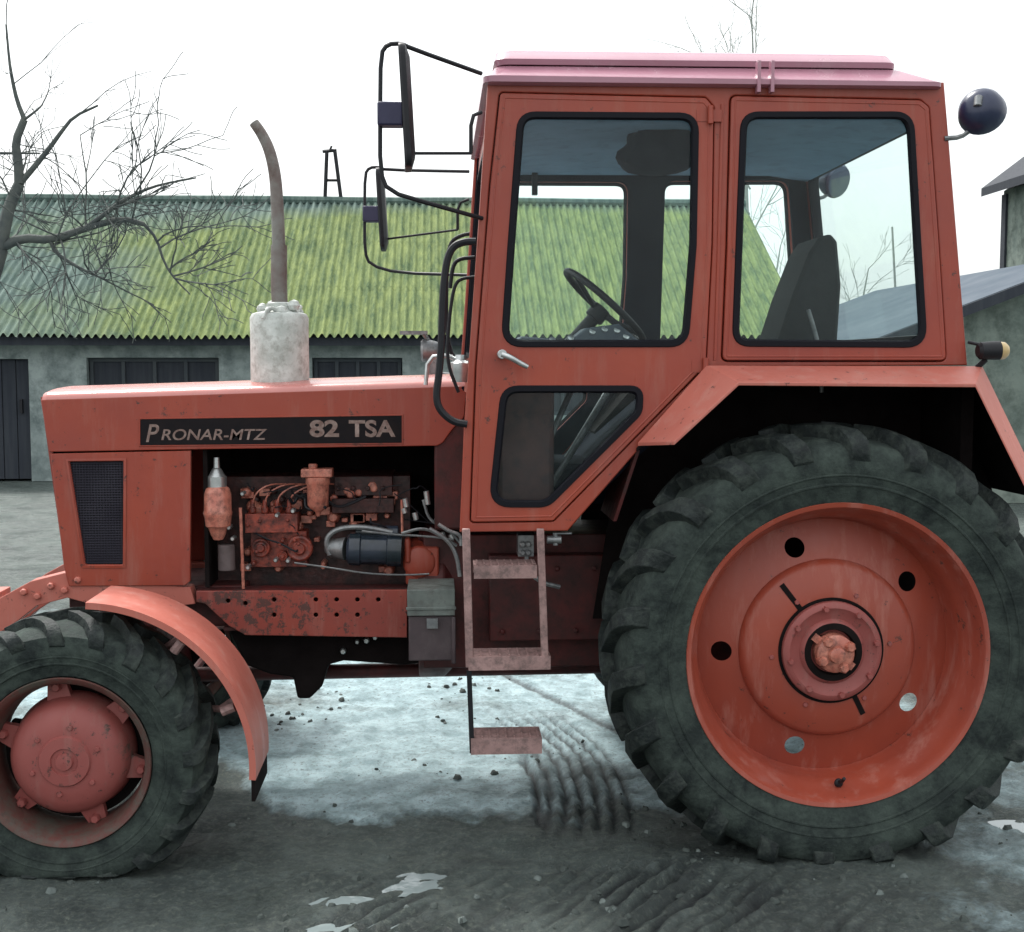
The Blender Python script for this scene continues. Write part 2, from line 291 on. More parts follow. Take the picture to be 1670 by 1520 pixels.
def link(name, me, m, parent=None, smooth=True, ang=38, loc=None, bevel=0):
    me.name = name
    if smooth:
        for p in me.polygons: p.use_smooth = True
        me.set_sharp_from_angle(angle=R(ang))
    me.materials.clear(); me.materials.append(m)
    o = bpy.data.objects.new(name, me); COL.objects.link(o)
    if loc is not None: o.location = loc
    if bevel:
        bv = o.modifiers.new('bevel', 'BEVEL'); bv.width = bevel; bv.segments = 2; bv.limit_method = 'ANGLE'; bv.angle_limit = R(40)
    if parent is not None: attach(o, parent)
    return o
def attach(o, parent):
    o.parent = parent
    if parent.parent is None and parent.type == 'EMPTY': o.matrix_parent_inverse = Matrix.Translation(parent.location).inverted()
def thing(name, loc, label, cat, group=None):
    o = bpy.data.objects.new(name, None); COL.objects.link(o); o.location = loc; o.empty_display_size = 0.2
    return tag(o, label, cat, group)
def tag(o, label, cat, group=None):
    o['label'] = label; o['category'] = cat
    if group: o['group'] = group
    return o
def kind(o, k): o['kind'] = k; return o
def rounded(poly, r, seg=6):
    """round the corners of a 2D polygon; r number or list"""
    out = []; n = len(poly)
    for i in range(n):
        p = Vector(poly[i]); a = Vector(poly[i - 1]) - p; b = Vector(poly[(i + 1) % n]) - p
        rr = r[i] if isinstance(r, (list, tuple)) else r
        if rr <= 0: out.append(tuple(p)); continue
        la, lb = a.length, b.length; a.normalize(); b.normalize(); th = a.angle(b)
        d = min(rr / math.tan(th / 2), la * 0.45, lb * 0.45)
        A = p + a * d; B = p + b * d
        for k in range(seg + 1):
            t = k / seg; out.append(tuple((1 - t) ** 2 * A + 2 * t * (1 - t) * p + t * t * B))
    return out
def offset2(poly, d):
    n = len(poly); out = []
    area = sum(poly[i][0] * poly[(i + 1) % n][1] - poly[(i + 1) % n][0] * poly[i][1] for i in range(n)); sg = 1 if area > 0 else -1
    for i in range(n):
        p = Vector(poly[i]); a = (p - Vector(poly[i - 1])).normalized(); b = (Vector(poly[(i + 1) % n]) - p).normalized()
        na = Vector((a.y, -a.x)) * sg; nb = Vector((b.y, -b.x)) * sg; m = (na + nb)
        if m.length < 1e-6: m = na
        m.normalize(); c = max(0.4, m.dot(na)); out.append(tuple(p + m * (d / c)))
    return out
FRONT = Matrix(((1, 0, 0, 0), (0, 0, -1, 0), (0, 1, 0, 0), (0, 0, 0, 1)))   # curve plane -> XZ plane, +z of curve towards -Y
def plate(name, outer, holes, m, parent, mw, thick=0.02, bev=0.003, seg=2):
    """flat plate with holes and softly rounded edges; mw places the plate's plane (front face at local z = 0)"""
    cu = bpy.data.curves.new(name, 'CURVE'); cu.dimensions = '2D'; cu.fill_mode = 'BOTH'
    for pl in [outer] + list(holes):
        sp = cu.splines.new('POLY'); sp.points.add(len(pl) - 1)
        for i, (x, y) in enumerate(pl): sp.points[i].co = (x, y, 0, 1)
        sp.use_cyclic_u = True
    cu.extrude = max(0.0005, thick / 2 - bev); cu.bevel_depth = bev; cu.bevel_resolution = seg; cu.offset = -bev
    o = bpy.data.objects.new(name, cu); COL.objects.link(o)
    bpy.context.view_layer.update()
    me = bpy.data.meshes.new_from_object(o.evaluated_get(bpy.context.evaluated_depsgraph_get()))
    bpy.data.objects.remove(o); bpy.data.curves.remove(cu)
    me.transform(mw @ Matrix.Translation((0, 0, -thick / 2)))
    return link(name, me, m, parent, True, 30)
def side(Y): return Matrix.Translation((0, Y, 0)) @ FRONT
def XZ(pts, Y): return [(lambda q: (q.x, q.z))(W(x, y, Y)) for x, y in pts]

# ================================================================== GROUND
YC = 5.03                                       # tractor's centre plane
def lines(a, b, step, far, n=14):
    c = []; x = a
    while x <= b + 1e-6: c.append(x); x += step
    out = [a - (far - 0) * ((k / n) ** 3) for k in range(n, 0, -1)] + c + [c[-1] + far * ((k / n) ** 3) for k in range(1, n + 1)]
    return out
gx = lines(-2.3, 2.7, 0.018, 500); gy = lines(2.9, 7.4, 0.022, 600)
gy = [y for y in gy if y > -60]
def fb(x, y, s, o=4): return noise.fractal(Vector((x * s, y * s, 0.3)), 0.9, 2.1, o)
PUD = []
def sm(a, b, x): t = min(1, max(0, (x - a) / (b - a))); return t * t * (3 - 2 * t)
cl_a, cl_b = G(800, 1098), G(1005, 1192)
def g_at(x, y):
    fine = sm(-3.2, -1.8, x) * (1 - sm(2.4, 3.6, x)) * sm(2.0, 3.0, y) * (1 - sm(6.8, 8.2, y))
    z = 0.014 * fb(x, y, 1.1) + (0.012 * fb(x, y, 6.0) + 0.011 * abs(fb(x, y, 15.0, 3))) * fine; dk = 0.0
    # tread imprints beside the rear wheel: parallel curved ribs
    c = x - (0.565 - 0.16 * (y - 4.85) ** 2 * (1 if y > 4.85 else 1.2)); a = (1 - sm(0.15, 0.21, abs(c))) * sm(4.25, 4.5, y) * (1 - sm(5.5, 6.1, y))
    s = math.sin(c * 2 * math.pi / 0.060 + .5 * fb(x, y, 1.2)); am = a * (0.9 + 0.4 * fb(x, y, 3)); z += 0.014 * am * s; dk += a * (0.05 + 0.85 * sm(0.2, -0.7, s)); dk -= a * 0.3 * sm(0.3, 0.9, s)
    c2 = x - (0.385 - 0.16 * (y - 4.75) ** 2); a2 = (1 - sm(0.008, 0.026, abs(c2 + 0.01 * fb(x, y, 3)))) * sm(4.35, 4.5, y) * (1 - sm(5.05, 5.3, y)); z -= 0.03 * a2; dk += a2
    # diagonal tyre streaks in the foreground
    u = (x * 0.80 - y * 0.60); v = (x * 0.60 + y * 0.80); a3 = sm(3.0, 3.3, y) * (1 - sm(3.95, 4.15, y)) * sm(-0.55, -0.1, x) * (1 - sm(0.9, 1.6, x))
    br_ = 0.25 + 0.75 * sm(-0.3, 0.2, noise.fractal(Vector((u * 3.5, v * 1.1, 2.0)), 0.9, 2.1, 4)); s3 = math.sin(u * 2 * math.pi / 0.062 + 3.0 * fb(x, y, 1.1) + 1.5 * fb(x, y, 4)); z += 0.014 * a3 * br_ * s3; dk += a3 * br_ * 0.8 * sm(0.2, -0.9, s3); z += 0.012 * a3 * noise.fractal(Vector((u * 22, v * 2.5, 9.0)), 0.9, 2.1, 3); dk += 0.5 * a3 * sm(0.1, 0.5, noise.fractal(Vector((u * 20, v * 2.2, 4.0)), 0.9, 2.1, 3))
    # rut line leading away under the tractor
    ab = (cl_b - cl_a); t = ((x - cl_a.x) * ab.x + (y - cl_a.y) * ab.y) / (ab.x ** 2 + ab.y ** 2)
    if -0.1 < t < 1.1:
        d = abs((x - cl_a.x) * ab.y - (y - cl_a.y) * ab.x) / math.hypot(ab.x, ab.y); a4 = 1 - sm(0.012, 0.035, d); dk += 0.8 * a4; z -= 0.01 * a4
    for cx, cy, rx, ry in PUD: z -= 0.022 * math.exp(-((x - cx) / rx) ** 2 - ((y - cy) / ry) ** 2)
    if y < 4.25 and 3.0 < y: dk += 0.55 * sm(0.25, 0.6, fb(x, y * 2.2, 1.3)) * fine
    # pale ground: behind the front line, thinning left of it and out in the yard
    edge = 4.45 + 0.75 * sm(-0.35, -1.0, x) + 0.16 * fb(x, y, 1.7) + 0.10 * fb(x, y, 6)
    p = sm(edge - 0.12, edge + 0.22, y) * (0.80 + 0.45 * fb(x, y, 1.3) + 0.25 * fb(x, y * 2.5, 3))
    p *= 1 - 0.9 * sm(7.5, 8.6, y + 0.5 * fb(x, y, 0.5)); p *= 0.25 + 0.75 * sm(-1.35, -0.85, x) if y < 5.1 else 1
    p += 0.04 * sm(7.5, 9, y) + 0.62 * math.exp(-((y - 11.2 - fb(x, y, 0.3)) / 0.9) ** 2) + 0.35 * math.exp(-((y - 14.5) / 0.9) ** 2)
    if x > 1.3: p = p * (1 - 0.8 * sm(1.2, 1.7, x)) + 0.42 * sm(1.35, 1.6, x) * sm(3.1, 3.6, y) * (1 - sm(8, 9, y)) * (0.8 + 0.8 * fb(x, y, 2.4))
    if y > 5.2: p *= 0.75 + 0.45 * (0.5 + 0.5 * math.sin(y * 5 + fb(x, y, 0.8) * 3)) 
    z += 0.016 * sm(0.25, 0.6, p + 0.25 * fb(x, y, 9)) * fine
    return z, min(1, max(0, p)), min(1, max(0, dk))
for px_, py_, rx_, ry_ in ((535, 1506, .10, .03), (667, 1444, .07, .03), (1650, 1352, .05, .03), (700, 1425, .05, .02), (560, 1470, .05, .02)): PUD.append((G(px_, py_).x, G(px_, py_).y, rx_, ry_))
vs_, cols_ = [], []
for y in gy:
    for x in gx:
        z, p, dk = g_at(x, y); vs_.append((x, y, z)); cols_.append((p, dk))
nx = len(gx); fs_ = [(j * nx + i, j * nx + i + 1, (j + 1) * nx + i + 1, (j + 1) * nx + i) for j in range(len(gy) - 1) for i in range(nx - 1)]
me = bpy.data.meshes.new('ground'); me.from_pydata(vs_, [], fs_)
ca = me.color_attributes.new('pale', 'FLOAT_COLOR', 'POINT')
for i, (p, dk) in enumerate(cols_): ca.data[i].color = (p, dk, 0, 1)
kind(link('ground', me, M['ground'], smooth=True, ang=180), 'structure')
for cx, cy, rx, ry in PUD:
    mb = MB(); zc_ = g_at(cx, cy)[0] + 0.017; mb.add([(cx + 2.2 * rx * math.cos(k * math.pi / 12), cy + 2.2 * ry * math.sin(k * math.pi / 12), zc_) for k in range(24)], [tuple(range(24))]); kind(mb.build('puddle', M['water']), 'structure')
rgk = random.Random(12); kb = MB(); kd = MB()
for i in range(2600):
    x, y = rgk.uniform(-1.6, 2.2), 3.1 + 4.2 * rgk.random() ** 1.3; q = fb(x, y, 2.0) + 0.35 * rgk.random()
    if q < 0.30 - 0.3 * math.exp(-((y - 4.5) / .12) ** 2): continue
    sz = 0.004 + 0.016 * rgk.random() ** 3; z = g_at(x, y)[0]; ph = rgk.random() * 6; t = kb if rgk.random() < .75 else kd
    vs = [Vector((x + sz * rgk.uniform(.7, 1.3) * math.cos(ph + k * 1.047), y + sz * rgk.uniform(.7, 1.3) * math.sin(ph + k * 1.047), z - .002)) for k in range(6)]
    vs2 = [Vector((x, y, z)) + (v - Vector((x, y, z))) * .6 + Vector((0, 0, sz * rgk.uniform(.4, .9))) for v in vs]
    t.add(vs + vs2, [tuple(range(6, 12))] + [(k, (k + 1) % 6, 6 + (k + 1) % 6, 6 + k) for k in range(6)])
kind(kb.build('mud_clods', mat('dark_mud', (.035, .045, .042), (.07, .085, .078), 20, .9), ang=60), 'stuff')
kind(kd.build('gravel', mat('pale_grit', (.09, .11, .105), (.16, .19, .18), 20, .9), ang=60), 'stuff')

# ================================================================== BARN with mossy corrugated roof
bx0, bx1, by0, by1, ze, zr = -17.0, 5.49, 18.4, 26.4, 2.16, 4.74
yr = (by0 + by1) / 2; zr = W(400, 328, yr).z; ze = W(400, 546, by0 - .1).z
barn = thing('barn', (0, yr, 0), 'long low barn with a mossy green corrugated roof behind the tractor', 'barn')
dk_c = W(36, 690, by0).x; w1a, w1b = W(130, 600, by0).x, W(350, 600, by0).x; w2a, w2b = W(505, 600, by0).x, W(655, 600, by0).x
zt = W(100, 583, by0).z; zb = 0.95
ops = [(-13.5, -12.0, zt, 1.0), (-11.0, -9.7, zt, 1.0), (w1a, w1b, zt, zb), (w2a, w2b, zt, zb), (w2b + 1.6, w2b + 3.2, zt, zb), (w2b + 5.0, w2b + 6.4, zt, zb)]
dl = dk_c - 1.25
outer = [(bx0 + 0.25, 0), (dl, 0), (dl, zt - 0.02), (dk_c, zt - 0.02), (dk_c, 0), (bx1 - 0.3, 0), (bx1 - 0.3, ze + 0.02), (bx0 + 0.25, ze + 0.02)]
holes = [[(a, b_), (c, b_), (c, t_), (a, t_)] for a, c, t_, b_ in ops]
wl = plate('wall', outer, holes, M['plaster'], barn, side(by0 + 0.35), 0.3, 0.005)
mb = MB(); mb.box((bx0 + 0.25, by1 - 0.6, 0), (bx1 - 0.3, by1 - 0.3, ze))
for xx in (bx0 + 0.25, bx1 - 0.6):
    mb.add([(xx + d, y, z) for d in (0, 0.3) for y, z in ((by0 + 0.66, 0), (by1 - 0.62, 0), (by1 - 0.62, ze), (yr, zr - 0.15), (by0 + 0.66, ze))], [(0, 1, 2, 3, 4), (9, 8, 7, 6, 5)] + [(i, 5 + i, 5 + (i + 1) % 5, (i + 1) % 5) for i in range(5)])
mb.build('end_wall', M['plaster'], barn)
for a, c, t_, b_ in ops:
    mb = MB(); mb.box((a + .003, by0 + 0.5, b_ + .003), (c - .003, by0 + 0.53, t_ - .003)); wn = mb.build('window', M['darkwood'], barn)
    fm = MB(); n = 4
    for k in range(n + 1): xx = a + 0.02 + (c - a - 0.09) * k / n; fm.box((xx, by0 + 0.46, b_ + 0.06), (xx + 0.05, by0 + 0.497, t_ - 0.06))
    fm.box((a + .004, by0 + 0.46, t_ - 0.057), (c - .004, by0 + 0.497, t_ - .004)); fm.box((a + .004, by0 + 0.46, b_ + .004), (c - .004, by0 + 0.497, b_ + 0.057))
    fm.build('frame', mat('dark_window_wood', (0.04, 0.05, 0.06), (0.055, 0.065, 0.07), 3, 0.8) if 'winw' not in M else M['winw'], wn)
    fm = MB(); fm.box((a - 0.06, by0 + 0.30, b_ - 0.07), (c + 0.06, by0 + 0.348, b_ - 0.005)); fm.build('sill', M['plaster'], wn)
mb = MB(); mb.box((dl + .004, by0 + 0.48, 0.03), (dk_c - .004, by0 + 0.52, zt - 0.024)); 
for k in range(6): xx = dl + 0.02 + k * 0.205; mb.box((xx, by0 + 0.455, 0.03), (xx + 0.19, by0 + 0.478, zt - 0.03))
dr = mb.build('door', M['darkwood'], barn); hb = MB(); hb.box((dk_c - 0.16, by0 + 0.40, 1.0), (dk_c - 0.12, by0 + 0.452, 1.2)); hb.build('handle', M['black'], dr)
mb = MB(); mb.box((bx0 + 0.1, by0 + 0.02, ze - 0.15), (bx1 - 0.15, by0 + 0.05, ze - 0.03)); mb.box((bx0 + 0.1, by0 + 0.05, ze - 0.065), (bx1 - 0.15, by0 + 0.34, ze - 0.04)); mb.build('eave_board', M['darkwood'], barn)
# corrugated sheets, modelled wave by wave, in overlapping courses
def corr(y0, z0, y1, z1, name):
    mb = MB(); wl_ = 0.118; n = int((bx1 - bx0) / wl_ * 8); rows = 3
    for rr in range(rows):
        a, b_ = rr / rows - (0.02 if rr else 0), (rr + 1) / rows; lift0, lift1 = (0.004 if rr else 0.0), 0.0
        vs = []; cut = 0
        for t, lf in ((a, lift0 + 0.0), ((a + b_) / 2, lift0 * 0.5), (b_, lift1)):
            for k in range(n + 1):
                x = bx0 + (bx1 - bx0) * k / n; sag = 0.03 * noise.noise(Vector((x * 0.4, t * 2, 5)))
                vs.append((x, y0 + (y1 - y0) * t + (0.03 * noise.noise(Vector((int(x / 1.05) * 3.1, rr, 0))) if rr == 0 and t == a else 0), z0 + (z1 - z0) * t + lf + sag + 0.031 * math.sin(2 * math.pi * (x + 0.5) / wl_)))
        mb.add(vs, [(j * (n + 1) + k, j * (n + 1) + k + 1, (j + 1) * (n + 1) + k + 1, (j + 1) * (n + 1) + k) for j in range(2) for k in range(n)])
    return mb
f1 = corr(by0 - 0.12, ze - 0.02, yr, zr, 'a'); f2 = corr(by1 + 0.12, ze - 0.02, yr, zr, 'b'); f1.add(f2.v, f2.f)
ro = f1.build('roof', M['moss'], barn, ang=180)
rc = MB(); rc.tube([(x, yr, zr + 0.02 + 0.015 * noise.noise(Vector((x * .5, 0, 0)))) for x in [bx0 + (bx1 - bx0) * k / 30 for k in range(31)]], 0.075, 8); rc.build('ridge_cap', M['moss'], ro)
vb = MB(); vb.sheet([(bx1 - 0.015, by0 - 0.1, ze - 0.11), (bx1 - 0.015, yr, zr - 0.09), (bx1 - 0.015, by1 + 0.1, ze - 0.11)], [(bx1 - 0.015, by0 - 0.1, ze - 0.04), (bx1 - 0.015, yr, zr - 0.04), (bx1 - 0.015, by1 + 0.1, ze - 0.04)], (-0.03, 0, 0)); vb.build('verge_board', M['darkwood'], ro)
# small A-frame on the ridge
p1, p2, p3 = W(530, 318, yr), W(540, 243, yr), W(556, 318, yr)
mb = MB(); mb.tube([p1 - Vector((0, 0, .06)), W(533, 247, yr)], 0.035, 6); mb.tube([p3 - Vector((0, 0, .06)), W(546, 246, yr)], 0.035, 6); mb.tube([W(526, 247, yr), W(549, 245, yr)], 0.03, 6); mb.tube([W(531, 294, yr), W(552, 294, yr)], 0.025, 6); mb.tube([W(537, 247, yr), W(541, 238, yr)], .02, 6)
tag(mb.build('roof_frame', M['black']), 'small dark A-shaped frame standing on the barn ridge', 'roof frame')

# ================================================================== SHEDS on the right
yS = 15.0
sh = thing('gable_shed', (W(1620, 600, yS).x, yS, 0), 'greenish rendered shed with sloping dark roof edge behind the rear tyre', 'shed')
pL, pR = W(1372, 582, yS), W(1790, 422, yS)
xr2 = 2 * pR.x - pL.x; zl = pL.z
gab = [(pL.x + 0.2, 0), (xr2 - 0.2, 0), (xr2 - 0.2, zl), (pR.x, pR.z - 0.08), (pL.x + 0.2, zl)]
wx = W(1690, 650, yS).x
mb = MB(); mb.prism(gab, yS, yS + 7.5); wv = mb.build('wall', M['shedwall'], sh)
mb = MB()
mb.sheet([(pL.x, yS - 0.25, pL.z), (pR.x, yS - 0.25, pR.z), (xr2, yS - 0.25, zl)], [(pL.x, yS + 7.8, pL.z), (pR.x, yS + 7.8, pR.z), (xr2, yS + 7.8, zl)], (0, 0, 0.09)); mb.build('roof', M['shedroof'], sh)
mb = MB(); mb.sheet([(pL.x, yS - 0.29, pL.z - 0.05), (pR.x, yS - 0.29, pR.z - 0.05), (xr2, yS - 0.29, zl - 0.05)], [(pL.x, yS - 0.29, pL.z + 0.08), (pR.x, yS - 0.29, pR.z + 0.08), (xr2, yS - 0.29, zl + 0.08)], (0, 0.035, 0)); mb.build('bargeboard', M['darkwood'], sh)
mb = MB(); mb.box((wx, yS - 0.03, 0.9), (wx + 0.9, yS - 0.004, 1.6)); mb.build('window', M['darkwood'], sh)
# long building behind it with a grey-blue roof
q0, q1 = W(1368, 505, 27), W(1700, 430, 19); e0, e1 = Vector((q0.x - 0.6, 24.2, 0)), Vector((q1.x - 0.9, 16.2 + 1.0, 0))
lb = thing('long_shed', (e0.lerp(e1, .5)), 'low building with a blue-grey roof seen above the gable shed', 'shed')
hz0, hz1 = q0.z - 1.3, q1.z - 1.2
b0, b1 = q0 * 2 - e0, q1 * 2 - e1
mb = MB(); mb.sheet([(e0.x, e0.y, hz0), (e1.x, e1.y, hz1)], [q0, q1], (0, 0, -0.08)); mb.sheet([q0, q1], [(b0.x, b0.y, hz0), (b1.x, b1.y, hz1)], (0, 0, -0.08)); mb.build('roof', M['shedroof'], lb)
ii = 0.12
def li(a, b_, t): return a + (b_ - a) * t
cs = [(li(e0.x, b0.x, ii), li(e0.y, b0.y, ii), hz0 + .05), (li(e1.x, b1.x, ii), li(e1.y, b1.y, ii), hz1 + .05), (li(e1.x, b1.x, 1 - ii), li(e1.y, b1.y, 1 - ii), hz1 + .05), (li(e0.x, b0.x, 1 - ii), li(e0.y, b0.y, 1 - ii), hz0 + .05)]
mb = MB(); mb.add([(x, y, 0) for x, y, z in cs] + cs, [(0, 1, 5, 4), (1, 2, 6, 5), (2, 3, 7, 6), (3, 0, 4, 7), (4, 5, 6, 7)]); mb.build('wall', M['shedwall'], lb)
# house corner at the right edge
yH = 30; hs_ = thing('house', (W(1700, 600, yH).x, yH, 0), 'taller grey house at the right edge with overhanging dark roof', 'house')
a = W(1637, 320, yH); o1 = W(1600, 321, yH + .3); zE = o1.z; hx = a.x; hw = 7.0; ry = zE + 2.6; yN = 20.0
mb = MB(); vsx = [(hx, 0), (hx + hw, 0), (hx + hw, zE + .1), (hx + hw / 2, ry), (hx, zE + .1)]; mb.prism(vsx, yN, yH); mb.build('wall', M['shedwall'], hs_)
mb = MB(); mb.sheet([(o1.x, yN - .4, zE), (hx + hw / 2, yN - .4, ry + .35), (hx + hw * 1.0 + (hx - o1.x), yN - .4, zE)], [(o1.x, yH + .3, zE), (hx + hw / 2, yH + .3, ry + .35), (hx + hw + (hx - o1.x), yH + .3, zE)], (0, 0, 0.20)); mb.build('roof', M['darkwood'], hs_)
mb = MB(); mb.box((hx - .06, yH - .25, 0), (hx - .004, yH - .02, zE)); mb.build('corner_post', M['darkwood'], hs_)
mb = MB(); mb.box((hx - .05, 23.2, 3.6), (hx - .004, 24.4, 4.8)); mb.build('window', M['darkwood'], hs_)

# ================================================================== TREES (bare)
def grow(mb, p, d, L, r, depth, rng, droop=0.0, minr=0.004):
    pts = [p]; q = p.copy(); dd = d.normalized(); n = 5
    for i in range(n):
        dd = (dd + Vector((rng.uniform(-1, 1), rng.uniform(-1, 1), rng.uniform(-1, 1))) * 0.20 + Vector((0, 0, -droop))).normalized()
        q = q + dd * (L / n); pts.append(q.copy())
    mb.tube(pts, r, 5 if r < 0.03 else 7, taper=max(minr, r * 0.45))
    if depth > 0:
        for k in range(rng.randint(3, 5)):
            i = rng.randint(1, n); a = pts[i]
            nd = (dd + Vector((rng.uniform(-1, 1), rng.uniform(-.7, .7), rng.uniform(-.8, 1))) * 0.95).normalized()
            grow(mb, a, nd, L * rng.uniform(0.45, 0.75), max(minr, r * 0.5), depth - 1, rng, droop, minr)
yT = 10.0
tr = thing('bare_tree', (W(-60, 900, yT).x, yT, 0), 'dark bare tree reaching in from the left edge in front of the barn', 'tree')
tk = MB(); cr = MB(); rng = random.Random(5)
base = W(-60, 900, yT); base.z = -0.05
def PT(l, yy=yT): return [W(x, y, yy) for x, y in l]
tk.tube([base, W(-50, 640, yT), W(-25, 480, yT), W(0, 405, yT)], 0.10, 10, 1, 0.062)
main = [([(0, 405), (8, 370), (16, 335), (32, 300)], .055, .042), ([(32, 300), (30, 262), (25, 232), (40, 195)], .04, .028), ([(40, 195), (28, 165), (20, 130), (15, 98), (10, 40)], .02, .007),
        ([(32, 300), (58, 270), (82, 240), (100, 215), (120, 190), (160, 172)], .026, .008), ([(0, 405), (35, 388), (85, 392), (140, 372), (200, 356), (235, 366)], .042, .018),
        ([(140, 372), (170, 350), (195, 330), (230, 312), (265, 300), (320, 290)], .022, .006), ([(82, 392), (90, 412), (120, 432), (150, 447), (170, 455)], .018, .007),
        ([(235, 366), (255, 388), (268, 430), (285, 455), (310, 480)], .014, .005), ([(0, 250), (30, 250), (66, 250)], .012, .006), ([(40, 195), (60, 180), (70, 170)], .012, .005)]
for l, r0, r1 in main: tk.tube(PT(l), r0, 7, 1, r1)
tk.build('trunk', M['bark'], tr, ang=60)
for l, r0, r1 in main:
    P = PT(l)
    for k in range(int((1 if l[0][1] < 310 else 1) + (1.6 if l[0][1] < 310 else 4.4) * len(l) / 4)):
        i = rng.randrange(len(P) - 1); a = P[i].lerp(P[i + 1], rng.random())
        low = a.z > 2.2 and l[0][1] < 310
        d = Vector((rng.uniform(-.3, 1), rng.uniform(-.8, .8), rng.uniform(-.3, 1) if low else rng.uniform(-.8, .9)))
        grow(cr, a, d, rng.uniform(0.28, 0.75), 0.0085 if not low else 0.0045, 2 if not low else 1, rng, 0.02, 0.0013 if low else 0.0030)
cr.build('crown', M['bark'], tr, smooth=False)
def far_tree(px, Y, top, label, seed, base_px=None, pale=True, n=6):
    rg = random.Random(seed); b_ = W(px, 600, Y); H = W(px, top, Y).z
    t = thing('bare_tree', (b_.x, Y, 0), label, 'tree'); tk = MB(); cr = MB()
    pts = [Vector((b_.x, Y, -0.1)), Vector((b_.x + .1, Y, H * .3)), Vector((b_.x - .05, Y, H * .6)), Vector((b_.x + .15, Y, H * .8))]
    tk.tube(pts, H * 0.011, 7, 1, H * 0.0025); tk.build('trunk', M['barkpale'] if pale else M['bark'], t)
    for k in range(n):
        a = pts[1].lerp(pts[3], (k + 1.0) / n); grow(cr, a, Vector((rg.uniform(-1, 1), rg.uniform(-1, 1), 1.2)), H * rg.uniform(.18, .28), H * 0.0022, 2, rg, -0.02, 0.005)
    cr.build('crown', M['barkpale'] if pale else M['bark'], t, smooth=False)
far_tree(1212, 34, -60, 'tall pale bare tree rising above the cab roof', 11, n=9)
far_tree(1262, 40, 330, 'small bare tree seen through the rear cab window beside the barn gable', 3, n=4)
far_tree(1405, 38, 375, 'small bare tree seen through the cab between seat and rear pillar', 21, n=4)
po = W(1455, 370, 24); mb = MB(); mb.tube([(W(1470, 490, 24)).x and Vector((W(1478, 600, 24).x, 24, -.1)), po], 0.035, 8, taper=0.02); tag(mb.build('pole', M['barkpale']), 'thin pale leaning pole behind the cab, seen through its rear side window', 'pole')

# ================================================================== TRACTOR
CY = 4.27; FY = 2 * YC - CY; HY = 4.71; EY = 4.78
tractor = thing('tractor', (0.1, YC, 0), 'old red farm tractor with a square cab and big rear wheels in a muddy yard', 'tractor')
T = tractor
def fl(y): return 2 * YC - y
# ---- wheels
def lathe_y(mb, prof, n=96, cap=False):
    """prof (w outward, r): outward is -Y"""
    return mb.rev((0, 0, 0), (0, -1, 0), prof, n, cap)
def squash(mb, cz, bulge=0.05):
    for p in mb.v:
        z = p.z + cz
        if z < 0.16: p.y *= 1 + bulge * sm(0.16, 0.0, z) * (1 if abs(p.z) > cz * 0.5 else 0)
        if z < 0.006: p.z = 0.006 - cz + (z - .006) * 0.05
def make_tyre(Ro, hw, rim_r, lugs, lug_h, lug_w, cz):
    s = hw / 0.215; prof0 = [(.150, rim_r - .012), (.172, rim_r + .002), (.182, rim_r + .010), (.190, rim_r + .012), (.200, rim_r + .05)]
    Rt = Ro - lug_h; H = Rt - rim_r
    prof0 += [(.2065, rim_r + H * .30), (.2105, rim_r + H * .31), (.211, rim_r + H * .33), (.2085, rim_r + H * .345), (.213, rim_r + H * .44), (.2165, rim_r + H * .45), (.217, rim_r + H * .465), (.2150, rim_r + H * .475), (.217, rim_r + H * .55), (.213, rim_r + H * .70), (.200, rim_r + H * .83), (.175, Rt - .022), (.12, Rt - .008), (.05, Rt - .001)]
    prof = [(w_ * s, r) for w_, r in prof0]; prof = prof + [(-w_, r) for w_, r in prof[::-1]]
    mb = MB(); lathe_y(mb, prof, 120); squash(mb, cz)
    lg = MB()
    path = [(.006, Rt - .002, lug_h), (.06, Rt - .003, lug_h), (.12, Rt - .010, lug_h), (.165, Rt - .020, lug_h), (.192, Rt - .040 * H / .24, lug_h * .92), (.204, rim_r + H * .80, lug_h * .62), (.212, rim_r + H * .68, lug_h * .22)]
    for sd_ in (1, -1):
        for k in range(lugs):
            th0 = 2 * math.pi * (k + (0 if sd_ > 0 else 0.5)) / lugs
            vs = []; fs = []; m = len(path)
            for j, (w_, r, h) in enumerate(path):
                w2 = w_ * s * sd_; sk = -0.42 * (w_ / .2) ** 0.85 * (1 if j < 5 else 1.0) * (0.7 / Ro) * 0.55 * (s ** .5)
                dn = 0.0 if j < 4 else (j - 3) * 0.30; wr = lug_w * (1.0 + 0.25 * (j >= 3)) / 2
                for rr_, ex in ((r - 0.008, 1.22), (r + h * (1 - 0.35 * min(1, dn)), 0.84)):
                    ww = w2 + sd_ * (h * min(1, dn) * 0.9 if ex < 1 else -0.004)
                    for e in (-1, 1):
                        t = th0 + sk + e * wr * ex / r
                        vs.append((rr_ * math.cos(t), -ww, rr_ * math.sin(t)))
            for j in range(m - 1):
                a, b_ = j * 4, (j + 1) * 4; fs += [(a + 2, a + 3, b_ + 3, b_ + 2), (a, a + 2, b_ + 2, b_), (a + 1, b_ + 1, b_ + 3, a + 3)]
            fs += [(0, 1, 3, 2), ((m - 1) * 4, (m - 1) * 4 + 2, (m - 1) * 4 + 3, (m - 1) * 4 + 1)]
            lg.add(vs, fs)
    for i, p in enumerate(lg.v):
        n_ = noise.noise(p * 9) ; p += Vector((p.x, 0, p.z)).normalized() * (n_ * .010 - .002) + Vector((0, n_ * .008, 0))
    squash(lg, cz); return mb, lg
